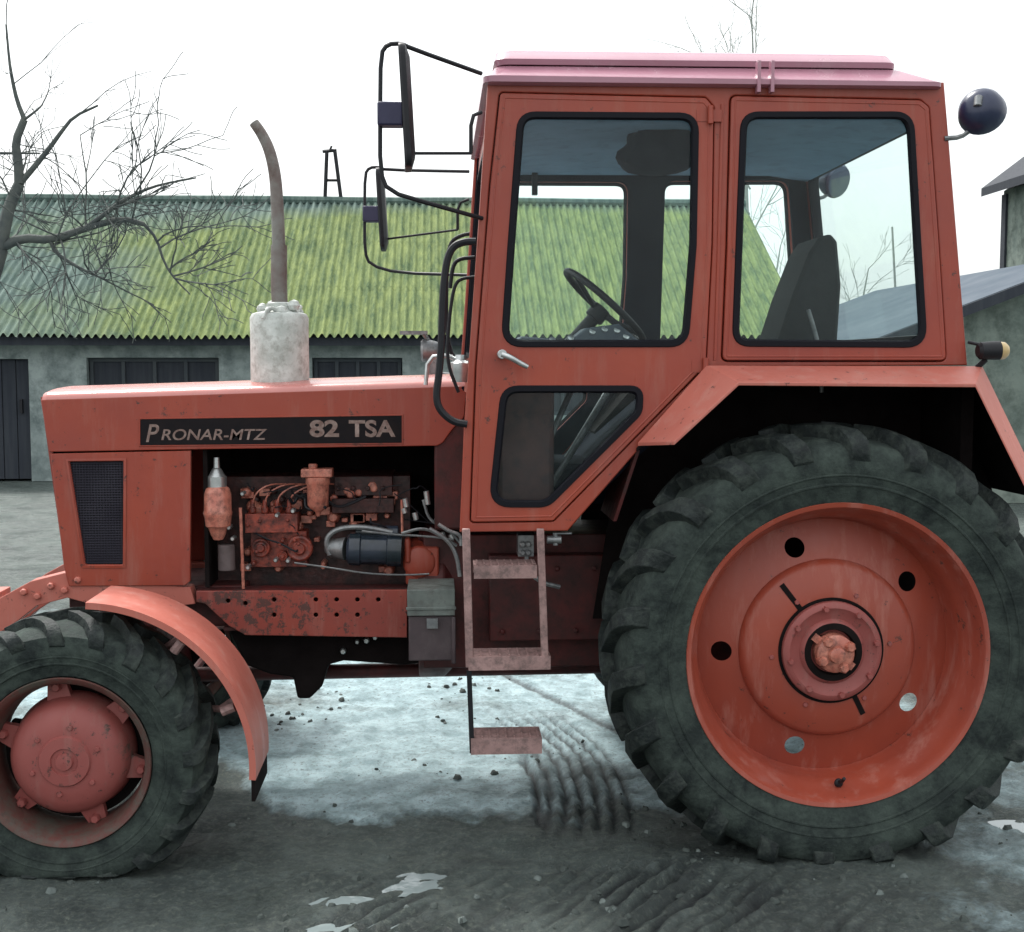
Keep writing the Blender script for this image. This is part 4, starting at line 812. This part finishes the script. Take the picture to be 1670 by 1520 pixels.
# ---- cab side frames
cab_o = XZ([(796, 126), (1540, 134), (1562, 400), (1578, 596), (1186, 598), (1040, 735), (926, 866), (750, 868), (757, 700), (767, 560), (783, 330)], CY)
door_o = XZ([(816, 152), (1150, 160), (1163, 175), (1160, 400), (1150, 596), (902, 849), (768, 851), (777, 600), (800, 300)], CY)
rwin_o = XZ([(1192, 157), (1500, 164), (1514, 176), (1530, 400), (1542, 588), (1178, 588), (1186, 400)], CY)
g1 = XZ([(849, 188), (1134, 190), (1130, 400), (1117, 561), (822, 561), (833, 400)], CY); g2 = XZ([(1212, 188), (1484, 188), (1496, 400), (1506, 562), (1198, 560), (1204, 400)], CY)
g3 = XZ([(822, 634), (1044, 634), (1042, 672), (892, 822), (802, 822)], CY)
g1r = rounded(g1, [.055, .055, 0, .06, .06, 0]); g2r = rounded(g2, [.055, .06, 0, .06, .05, 0]); g3r = rounded(g3, [.055, .05, .05, .07, .06])
cf = plate('cab_frame', cab_o, [offset2(rounded(door_o, .012), .004), offset2(rounded(rwin_o, .02), .004)], M['paint'], T, side(CY), .05, .005)
cf2 = cf.copy(); COL.objects.link(cf2); attach(cf2, T); cf2.location = (0, fl(CY) - CY - .05, 0)
def seal(outline, Y, wd, m, parent, name='window_seal', prj=.008):
    mb = MB(); n = len(outline); rings = [(offset2(outline, wd * .45), 0), (offset2(outline, wd * .35), -prj), (offset2(outline, -wd * .3), -prj), (offset2(outline, -wd * .55), .004)]
    vs = [(x, Y + d, z) for rg, d in rings for x, z in rg]; mb.add(vs, [(j * n + i, j * n + (i + 1) % n, (j + 1) * n + (i + 1) % n, (j + 1) * n + i) for j in range(3) for i in range(n)]); return mb.build(name, m, parent, ang=50)
def cab_side(Y, sgn, near):
    """door and rear side window; sgn -1 faces -Y"""
    Yp = Y - .008 if near else Y - .022
    dr = plate('door', rounded(door_o, .012), [g1r, g3r], M['paint'], T, side(Yp), .03, .004)
    rw_ = plate('side_window', rounded(rwin_o, .02), [g2r], M['paint'], T, side(Yp), .03, .004)
    for out, par in ((g1r, dr), (g3r, dr), (g2r, rw_)):
        seal(out, Yp + (0 if near else .032), .026, M['rubber'], par, prj=.006 if near else -.006)
        plate('window_glass', offset2(out, .004), [], M['glass'], par, side(Yp + .013), .003, .0005)
    return dr, rw_
dn, rn = cab_side(CY, -1, True); cab_side(fl(CY), 1, False)
# pressed beads on the door and rear panel
def bead(pts, Y, r, m, parent, closed=True, name='pressed_rib'):
    mb = MB(); P = [Vector((x, Y, z)) for x, z in pts]; mb.tube(P + ([P[0]] if closed else []), r, 8); return mb.build(name, m, parent)
bead(offset2(rounded(door_o, .02), -.016), CY - .0065, .0035, M['paint'], dn); bead(offset2(rounded(rwin_o, .02), -.014), CY - .0065, .0035, M['paint'], rn)
bead([(q.x, q.z) for q in [W(1178, 170, CY), W(1172, 400, CY), W(1166, 588, CY)]], CY - .001, .006, M['paint'], cf, False)
# dark lining inside the far side, pillars and ends
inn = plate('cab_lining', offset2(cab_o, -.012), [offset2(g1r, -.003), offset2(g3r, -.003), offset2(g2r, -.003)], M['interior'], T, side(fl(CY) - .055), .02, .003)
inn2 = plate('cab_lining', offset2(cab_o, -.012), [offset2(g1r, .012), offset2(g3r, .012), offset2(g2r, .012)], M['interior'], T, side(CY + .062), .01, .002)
def end_wall(p_top, p_bot, z_lo, name, holes_t, dx, m=None):
    """cab end: plane through the slanting corner line, spanning the cab's width"""
    top = Vector((p_top.x, 0, p_top.z)); bot = Vector((p_bot.x, 0, p_bot.z)); vdir = (top - bot); L = vdir.length; vdir.normalize(); u = Vector((0, 1, 0)); nrm_ = u.cross(vdir)
    mw = Matrix((( u.x, vdir.x, nrm_.x, bot.x + dx), (u.y, vdir.y, nrm_.y, 0), (u.z, vdir.z, nrm_.z, bot.z), (0, 0, 0, 1)))
    ya, yb = CY + .052, fl(CY) - .052; w0, w1 = holes_t
    hole = rounded([(ya + .05, w0 * L), (yb - .05, w0 * L), (yb - .05, w1 * L), (ya + .05, w1 * L)], .05)
    pn = plate(name, [(ya, 0), (yb, 0), (yb, L), (ya, L)], [hole], m or M['paint'], T, mw @ Matrix.Translation((0, 0, 0)), .035, .004)
    plate('window_glass', offset2(hole, .003), [], M['glass'], pn, mw @ Matrix.Translation((0, 0, -.015)), .003, .0005)
    n = len(hole); mb = MB(); a, b_ = offset2(hole, .004), offset2(hole, -.015)
    mb.add([mw @ Vector((x, y, s)) for pl, s in ((a, .004), (b_, .004), (b_, -.039), (a, -.039)) for x, y in pl], [(j * n + i, j * n + (i + 1) % n, ((j + 1) % 4) * n + (i + 1) % n, ((j + 1) % 4) * n + i) for j in range(4) for i in range(n)]); mb.build('window_seal', M['rubber'], pn)
    return pn
end_wall(W(1540, 136, CY), W(1577, 594, CY), 0, 'rear_frame', (.10, .90), -.02)
end_wall(W(797, 136, CY), W(750, 866, CY), 0, 'windscreen_frame', (.40, .93), .052)
# floor, headliner and header
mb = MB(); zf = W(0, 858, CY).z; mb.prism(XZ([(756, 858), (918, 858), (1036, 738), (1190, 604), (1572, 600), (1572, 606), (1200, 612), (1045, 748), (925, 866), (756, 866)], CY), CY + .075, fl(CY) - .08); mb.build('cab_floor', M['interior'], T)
zc = W(900, 150, CY).z; mb = MB(); xa, xb = W(800, 150, CY).x + .01, W(1538, 150, CY).x - .02
mb.prism([(xa, zc), (xa + .02, zc - .09), (xa + .2, zc - .055), (xb - .2, zc - .05), (xb - .02, zc - .075), (xb, zc)], CY + .076, fl(CY) - .076); mb.build('headliner', M['headliner'], T)
# ---- roof: two stacked shells
def loft(rings, m, name, parent, ang=30):
    mb = MB(); n = len(rings[0]); vs = [p for r in rings for p in r]; fs = [(j * n + i, j * n + (i + 1) % n, (j + 1) * n + (i + 1) % n, (j + 1) * n + i) for j in range(len(rings) - 1) for i in range(n)]
    fs += [tuple(range(n))[::-1], tuple(range((len(rings) - 1) * n, len(rings) * n))]; mb.add(vs, fs); return mb.build(name, m, parent, ang=ang)
def ring(x0, x1, z, z1, y0, r=.04):
    pts = rounded([(x0, y0), (x1, y0), (x1, fl(y0)), (x0, fl(y0))], r, 5); return [(x, y, z + (z1 - z) * (x - x0) / (x1 - x0)) for x, y in pts]
def Q(x, y, Y=CY - .03): return W(x, y, Y)
rf = loft([ring(Q(797, 0).x, Q(1540, 0).x, Q(797, 136).z, Q(1540, 143).z, CY - .018), ring(Q(788, 0).x, Q(1543, 0).x, Q(788, 133).z, Q(1543, 141).z, CY - .035), ring(Q(788, 0).x, Q(1543, 0).x, Q(788, 123).z, Q(1543, 134).z, CY - .036),
           ring(Q(798, 0).x, Q(1535, 0).x, Q(800, 120).z, Q(1535, 130).z, CY - .025), ring(Q(808, 0).x, Q(1490, 0).x, Q(808, 100).z, Q(1490, 107).z, CY + .035, .05), ring(Q(815, 0).x, Q(1480, 0).x, Q(815, 97).z, Q(1480, 104).z, CY + .055, .05)], M['roofpaint'], 'roof', T)
loft([ring(Q(812, 0).x, Q(1478, 0).x, Q(812, 97).z, Q(1478, 104).z, CY + .035, .05), ring(Q(808, 0).x, Q(1478, 0).x, Q(808, 88).z, Q(1478, 95).z, CY + .03, .05), ring(Q(812, 0).x, Q(1474, 0).x, Q(812, 70).z, Q(1474, 78).z, CY + .075, .05), ring(Q(826, 0).x, Q(1462, 0).x, Q(826, 58).z, Q(1462, 66).z, CY + .16, .08), ring(Q(900, 0).x, Q(1400, 0).x, Q(900, 56).z, Q(1400, 63).z, CY + .3, .12)], M['roofpaint'], 'roof_hatch', rf)
bkl = MB(); 
for x in (1237, 1259): bkl.box(Q(x - 3, 136) - Vector((0, .012, .03)), Q(x + 3, 100) + Vector((0, .02, 0)))
build_each(bkl, 'roof_strap', M['roofpaint'], rf)
# hinges, handle
hg = MB()
for x, y in ((1158, 188), (1150, 598)): q = W(x, y, CY - .012); hg.cyl(q - Vector((0, .008, .03)), q + Vector((0, -.008, .03)), .010, n=10); hg.box(q + Vector((-.045, .002, -.02)), q + Vector((.04, .012, .02)))
build_each(hg, 'hinge', M['paint'], dn)
ha = MB(); q = W(818, 578, CY - .012); ha.cyl(q + Vector((0, .01, 0)), q + Vector((0, -.045, 0)), .016, n=14); ha.tube([q + Vector((0, -.04, 0)), q + Vector((.03, -.05, -.012)), q + Vector((.06, -.047, -.03)), q + Vector((.085, -.04, -.042))], .011, 10, 1, .008); ha.build('door_handle', M['silver'], dn)
# ---- cab interior
sx = MB(); YS = YC
back = XZ([(1318, 392), (1336, 388), (1346, 400), (1352, 470), (1346, 560), (1335, 640), (1235, 640), (1252, 556), (1274, 488), (1302, 416)], YS - .0)
sx.prism(rounded([(x, z) for x, z in back], .02, 3), YS - .16, YS + .16); sb = sx.build('seat_back', M['seat'], T, bevel=.03)
sx = MB(); a = W(1130, 640, YS); b_ = W(1345, 700, YS); sx.box((a.x, YS - .24, b_.z), (b_.x, YS + .24, a.z)); sx.box((a.x + .1, YS - .15, zf), (b_.x - .05, YS + .15, b_.z)); sx.build('seat_cushion', M['seat'], T, bevel=.03)
lv = MB(); lv.tube([W(1318, 505, 4.62), W(1326, 530, 4.62), W(1338, 575, 4.62), W(1340, 640, 4.62)], .008, 8, 1); lv.build('lever', M['greysteel'], T)
sw = MB(); c0 = W(986, 499, YC); d0 = (W(1047, 556, YC) - W(925, 444, YC)); Rr = d0.length / 2; dv = d0.normalized(); nn = Vector((dv.z, 0, -dv.x)); nn = nn if nn.z > 0 else -nn
pts = []; 
tilt = Vector((0, 1, 0)) 
for k in range(49): t = 2 * math.pi * k / 48; pts.append(c0 + dv * (Rr * math.cos(t)) + tilt * (Rr * math.sin(t)))
sw.tube(pts, .014, 10)
for t in (R(90), R(210), R(330)): sw.tube([c0 - nn * .04, c0 + dv * (Rr * math.cos(t)) + tilt * (Rr * math.sin(t))], .010, 8)
sw.cyl(c0 - nn * .07, c0 - nn * .01, .04); sw.build('steering_wheel', M['black'], T)
sc_ = MB(); sc_.tube([c0 - nn * .05, c0 - nn * .38], .028, 14); sc_.build('steering_column', M['black'], T)
ds = MB(); dsh = XZ([(838, 560), (850, 548), (930, 556), (955, 535), (1010, 528), (1042, 555), (1030, 640), (850, 640)], YC - .2); ds.prism(rounded(dsh, .01, 3), YC - .2, YC + .2); dso = ds.build('dashboard', mat('dash_grey', (.05, .065, .09), (.09, .11, .13), 12, .6), T, bevel=.01)
gg = MB()
for k, (x, y) in enumerate(((965, 542), (985, 538), (1005, 540), (1020, 550), (900, 556), (930, 552))): gg.rev(W(x, y, YC - .19), (.2, -1, .5), [(0, .013), (.012, .013), (.013, .010)], 14)
build_each(gg, 'gauge', M['silver'], dso)
pdl = MB(); pdl.tube([W(955, 700, 4.8), W(900, 790, 4.75), W(862, 800, 4.75)], .012, 8); pdl.tube([W(990, 640, 5.3), W(930, 740, 5.2), W(890, 790, 5.2)], .014, 8); pdl.tube([W(930, 640, 5.0), W(895, 720, 4.9)], .012, 8); build_each(pdl, 'pedal', M['greysteel'], T)
cn = MB(); cp0, cp1 = W(812, 600, CY + .1), W(893, 600, CY + .45); cn.box((cp0.x, CY + .16, zf + .004), (cp1.x, YC + .1, W(0, 560, CY).z)); cn.build('console', mat('brown_red_console', (.085, .035, .032), (.055, .025, .025), 9, .7, dirt=(.03, .03, .035), dirt_amt=.5), T, bevel=.02)
bx = MB(); c0_ = W(930, 700, 4.95); bx.box((cp1.x + .02, YC - .25, zf + .004), (cp1.x + .36, YC + .3, zf + .16)); bx.build('footwell_hump', M['interior'], T, bevel=.02)
wm = MB(); q = W(872, 290, fl(CY) - .12); wm.box(q + Vector((-.012, -.02, -.075)), q + Vector((.012, .02, .03))); wm.build('wiper_motor', M['black'], T)
jk = MB(); q = W(1078, 236, 4.72); rj = random.Random(2)  # dark rounded form below the headliner
nj = 26
for j in range(15):
    for k in range(nj):
        ph = math.pi * j / 14; t = 2 * math.pi * k / nj; s = 1 + .30 * noise.noise(Vector((math.cos(t) * 2, math.sin(t) * 2, j * .5)))
        jk.v.append(q + Vector(((.15 - .05 * math.cos(ph)) * s * math.sin(ph) * math.cos(t) + .03 * math.cos(ph), .10 * s * math.sin(ph) * math.sin(t), .115 * math.cos(ph))))
jk.f = [(j * nj + k, (j + 1) * nj + k, (j + 1) * nj + (k + 1) % nj, j * nj + (k + 1) % nj) for j in range(14) for k in range(nj)]
tag(jk.build('dark_blob', M['blob']), 'dark rounded shape under the cab roof behind the door window', 'blob')
# ---- rear fenders
def fender(m):
    s = (lambda p: Vector((p.x, fl(p.y), p.z))) if m else (lambda p: p)
    Pin = [(1040, 722), (1152, 596), (1602, 597), (1700, 800)]; Pout = [(1100, 720), (1205, 623), (1591, 626), (1684, 815)]
    A = [s(W(x, y, CY - .03)) for x, y in Pin]; B = [s(W(x, y, 4.05)) for x, y in Pout]; mb = MB(); mb.sheet(A, B, (0, 0, -.012))
    fo = mb.build('rear_fender', M['paint_skylit'], T, ang=20, bevel=.002)
    mb = MB(); C_ = [s(W(x, y, CY - .03) + Vector((0, .40, 0))) for x, y in Pin]; mb.sheet([p + Vector((0, 0, -.02)) for p in A], [p + Vector((0, 0, -.02)) for p in C_], (0, 0, -.01))
    zl_ = .72; pl = [(p.x, p.z - .03) for p in A]; pl = pl + [(pl[-1][0] + .12, zl_), (pl[0][0] - .10, zl_)]
    y_ = s(Vector((0, CY + .37, 0))).y; mb.prism(pl, y_, y_ + .012); mb.build('fender_liner', M['void'], fo)  # arch underside and wall blackened in colour to stand for shade
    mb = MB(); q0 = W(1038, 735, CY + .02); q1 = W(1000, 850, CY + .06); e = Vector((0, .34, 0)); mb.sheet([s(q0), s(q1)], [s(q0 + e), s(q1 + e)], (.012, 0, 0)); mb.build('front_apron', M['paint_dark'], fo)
    return fo
fender(False); fender(True)
mb = MB(); mb.box((W(1570, 600, CY).x, CY, W(0, 612, CY).z - .35), (W(1590, 600, CY).x, fl(CY), W(0, 600, CY).z)); mb.build('rear_panel', M['void'], T)  # coloured near black for the shade behind the wheel
# tail lamp
for mm in (False, True):
    s = (lambda p: Vector((p.x, fl(p.y), p.z))) if mm else (lambda p: p)
    tl = MB(); q = s(W(1608, 572, 4.22)); tl.rev(q, (1, 0, .02), [(-.03, .02), (-.02, .030), (.03, .033), (.045, .033)], 20); tl.tube([q + Vector((-.05, .03, .03)), q + Vector((-.02, 0, .02)), q + Vector((.05, 0, .028))], .006); tl.tube([q + Vector((0, 0, -.03)), q + Vector((-.03, .03, -.07))], .01); t_ = tl.build('tail_lamp', M['black'], T)
    le = MB(); le.rev(q + Vector((.045, 0, 0)), (1, 0, 0), [(0, .031), (.018, .03), (.030, .02), (.034, .001)], 20); le.build('lens', M['amber'], t_)
    # rear work lamp, tilted bowl seen from behind
    wl_ = MB(); q = s(W(1601, 182, 4.24)); axv = Vector((.50, -.74 if mm else .74, -.30)).normalized()
    wl_.rev(q - axv * .03, axv, [(-.040, .014), (-.038, .034), (-.025, .056), (.0, .071), (.035, .079), (.045, .079)], 28); o_ = wl_.build('work_lamp', M['lampblue'], T)
    le = MB(); le.rev(q + axv * .015, axv, [(0, .076), (.012, .072), (.018, .001)], 28); le.build('lens', mat('smoked_lamp_glass', (.07, .08, .15), (.09, .1, .16), 9, .3, bumpy=0), o_)
    br = MB(); cp_ = s(W(1545, 226, CY)); br.tube([cp_ + Vector((-.01, 0, 0)), s(W(1566, 224, 4.26)), s(W(1583, 212, 4.25)), q - axv * .05 - Vector((.005, 0, .03)), q - axv * .05], .0085, 8, 1); br.cyl(q - axv * .075 - Vector((0, 0, .02)), q - axv * .06 + Vector((0, 0, .02)), .014); br.build('lamp_bracket', M['greysteel'], o_)
# ---- mirrors
def mirror(base, Y, ofs, sc, far_=False):
    """base: function (x,y) in the near mirror's drawing -> world"""
    f = MB(); r = .0075
    f.tube([base(785, 120), base(668, 78), base(655, 71), base(632, 72), base(621, 88), base(620, 180), base(620, 280), base(633, 312), base(700, 332), base(786, 356)], r, 8, 1)
    f.tube([base(662, 250), base(768, 250)], r * .7, 8); f.tube([base(768, 250), base(768, 190), base(785, 183)], r * .9, 8, 1)
    fo = f.build('mirror_frame', M['black'], T)
    g = MB(); c = base(655, 176); 
    mz = Matrix.Rotation(R(-88 if not far_ else -91), 3, 'Z') @ Matrix.Rotation(R(3), 3, 'X')
    pl = rounded([(-.085, -.195), (.085, -.195), (.085, .19), (-.085, .19)], .04, 5)
    n = len(pl); vs = []
    for yy, k in ((0, .93), (.006, 1.0), (.02, .97), (.034, .6)): vs += [c + mz @ Vector((x * k, yy, z * (1 if k > .9 else .8))) for x, z in pl]
    g.add(vs, [tuple(range(n))] + [(j * n + i, j * n + (i + 1) % n, (j + 1) * n + (i + 1) % n, (j + 1) * n + i) for j in range(3) for i in range(n)] + [tuple(range(3 * n, 4 * n))]); go = g.build('mirror', M['black'], T)
    h = MB(); h.add([c + mz @ Vector((x * .9, -.0015, z * .93)) for x, z in pl], [tuple(range(n))]); h.build('mirror_glass', M['mirror'], go)
    k = MB(); a = base(621, 188); b2 = base(652, 186); mid = (a + b2) / 2; hx = (b2 - a).length / 2 + .01
    k.box(mid - Vector((hx, .03, .038)), mid + Vector((hx, .03, .036))); k.build('mirror_clamp', M['mirrorback'], go, bevel=.006)
mirror(lambda x, y: W(x, y, CY - .19 * sm(785, 700, x)), 4.1, 0, 1)
def farb(x, y):
    # same mirror mounted on the far pillar, swung a little further forward and lower
    p = W(x, y, CY - .19 * sm(785, 700, x)); return Vector((p.x - .165 * sm(785, 700, x), fl(p.y) + .12, p.z - .07))
mirror(farb, 6.0, 0, 1, True)
# grab rails and hoses beside the windscreen
gb = MB(); YG = CY - .015; gb.tube(PT([(776, 394), (757, 394), (738, 402), (728, 425), (722, 480), (720, 560), (716, 610), (711, 645), (716, 668), (738, 688), (762, 692)], YG), .0125, 8, 2); gb.build('grab_rail', M['black'], T)
gb = MB(); gb.tube(PT([(774, 420), (748, 422), (738, 434), (734, 470)], CY + .1), .007, 8, 2); gb.tube(PT([(776, 452), (752, 454), (742, 464), (736, 492), (731, 540), (729, 592), (748, 640)], CY + .08), .006, 8, 2); gb.build('hose', M['black'], T)
gb = MB(); gb.tube([W(774, 380, fl(CY)), W(750, 384, fl(CY) + .01), W(733, 396, fl(CY) + .01), W(728, 440, fl(CY)), W(728, 560, fl(CY)), W(750, 600, fl(CY))], .009, 8, 2); gb.build('grab_rail', M['black'], T)
# front marker lamp, wiper linkage and washer bits ahead of the windscreen
ml = MB(); q = W(705, 572, 5.5); ml.rev(q, (-1, 0, 0), [(-.05, .03), (0, .045), (.04, .05), (.05, .04)], 18); ml.box(q + Vector((-.02, -.03, -.12)), q + Vector((.03, .03, -.03))); ml.tube([q + Vector((0, 0, -.1)), q + Vector((.1, 0, -.11)), q + Vector((.26, 0, -.09))], .012); ml.box(q + Vector((-.14, -.04, .07)), q + Vector((-.02, .04, .085))); ml.tube([q + Vector((-.04, 0, .08)), q + Vector((.01, 0, .0))], .01); mo = ml.build('marker_lamp', M['greysteel'], T)
ml = MB(); q = W(752, 592, 4.62); ml.rev(q, (0, 0, 1), [(-.07, .035), (-.03, .04), (.0, .04), (.01, .025), (.03, .02)], 16); ml.tube([q, q + Vector((-.05, 0, .03)), q + Vector((-.12, 0, .02)), q + Vector((-.13, 0, -.08))], .008, 8, 1); ml.build('filler_cap', M['silver'], T)
# ---- ladder
YL = CY - .04; ld = MB()
def bar(a, b_, wx_, wy, mbx): 
    a, b_ = Vector(a), Vector(b_); d = Vector((wx_ / 2, 0, 0)); e = Vector((0, wy / 2, 0)); mbx.add([p + i * d + j * e for p in (a, b_) for i, j in ((-1, -1), (1, -1), (1, 1), (-1, 1))], [(0, 1, 2, 3), (7, 6, 5, 4), (0, 4, 5, 1), (1, 5, 6, 2), (2, 6, 7, 3), (3, 7, 4, 0)])
bar(W(760, 862, YL), W(766, 1088, YL), .027, .02, ld); bar(W(881, 862, YL), W(889, 1084, YL), .025, .02, ld)
lo = ld.build('step_ladder', M['ladder'], T, bevel=.003)
def step(x0, y0, x1, y1, nm='step', Yf=YL - .013, dp=.13):
    a = W(x0, y0, Yf); b_ = W(x1, y1, Yf); mb = MB(); h = abs(b_.z - a.z)
    mb.box((a.x, Yf, b_.z), (b_.x, Yf + .006, a.z)); mb.box((a.x, Yf + .0062, a.z - .008), (b_.x, Yf + dp, a.z - .001)); mb.box((a.x, Yf + dp + .0002, b_.z), (b_.x, Yf + dp + .006, a.z))
    for k in range(9): xx = a.x + .012 + (b_.x - a.x - .024) * k / 8; mb.box((xx - .003, Yf + .012, a.z - .0008), (xx + .003, Yf + dp - .01, a.z + .004))
    return mb.build(nm, M['ladder'], lo)
step(773, 923, 876, 943); step(764, 1072, 898, 1092); step(768, 1205, 884, 1229)
ld = MB(); bar(W(765, 1094, YL), W(770, 1228, YL), .017, .012, ld); bar(W(765, 1094, YL + .12), W(770, 1210, YL + .12), .012, .012, ld); ld.build('step_hanger', M['black'], lo)
# tool box / battery box beside the ladder
tb = MB(); a = W(664, 962, 4.50); b_ = W(742, 1004, 4.50); tb.box((a.x, 4.50, b_.z), (b_.x, 4.74, a.z)); tb.box((a.x - .004, 4.494, b_.z + .022), (b_.x + .004, 4.499, b_.z + .034)); to = tb.build('tool_box', M['toolbox'], T, bevel=.006)
tb = MB(); b2 = W(742, 1078, 4.50); tb.box((a.x + .004, 4.51, b2.z), (b_.x - .006, 4.73, b_.z - .003)); tb.box((b_.x - .012, 4.495, b2.z - .01), (b_.x + .002, 4.506, b_.z - .004)); tb.build('box_bracket', mat('dark_grey_pink_steel', (.075, .055, .06), (.05, .035, .04), 8, .6, dirt=(.12, .1, .1), dirt_amt=.4), to, bevel=.004)
lt = MB(); q = W(705, 1016, 4.50); lt.box(q - Vector((.02, .012, .018)), q + Vector((.02, .0, .018))); lt.build('latch', M['greysteel'], to)
# valve block and fittings under the cab sill
vb_ = MB(); q = W(858, 885, 4.42); vb_.box(q - Vector((.03, .03, .045)), q + Vector((.025, .05, .03)))
for k in range(4): vb_.rev(q + Vector((-.015 + .02 * (k % 2), -.03, -.03 + .03 * (k // 2))), (0, -1, 0), [(0, .011), (.016, .011), (.02, .007)], 8)
vb_.tube([q + Vector((0, -.02, -.04)), q + Vector((.0, -.03, -.09)), q + Vector((.05, -.02, -.14)), q + Vector((.12, 0, -.16))], .008, 8, 2)
vb_.tube(PT([(700, 862), (730, 880), (745, 905), (750, 940)], 4.5), .008, 8, 2); vb_.tube(PT([(715, 855), (735, 868), (752, 872), (752, 890)], 4.45), .007, 8, 2)
q = W(906, 880, 4.30); vb_.cyl(q + Vector((-.03, 0, 0)), q + Vector((.02, 0, 0)), .014); vb_.cyl(q + Vector((0, 0, -.02)), q + Vector((0, 0, .025)), .009); vb_.cyl(q + Vector((-.01, -.005, .022)), q + Vector((.055, -.005, .022)), .004)
build_each(vb_, 'valve_block', M['greysteel'], T)
print('faces', sum(len(o.data.polygons) for o in scene.objects if o.type == 'MESH'))
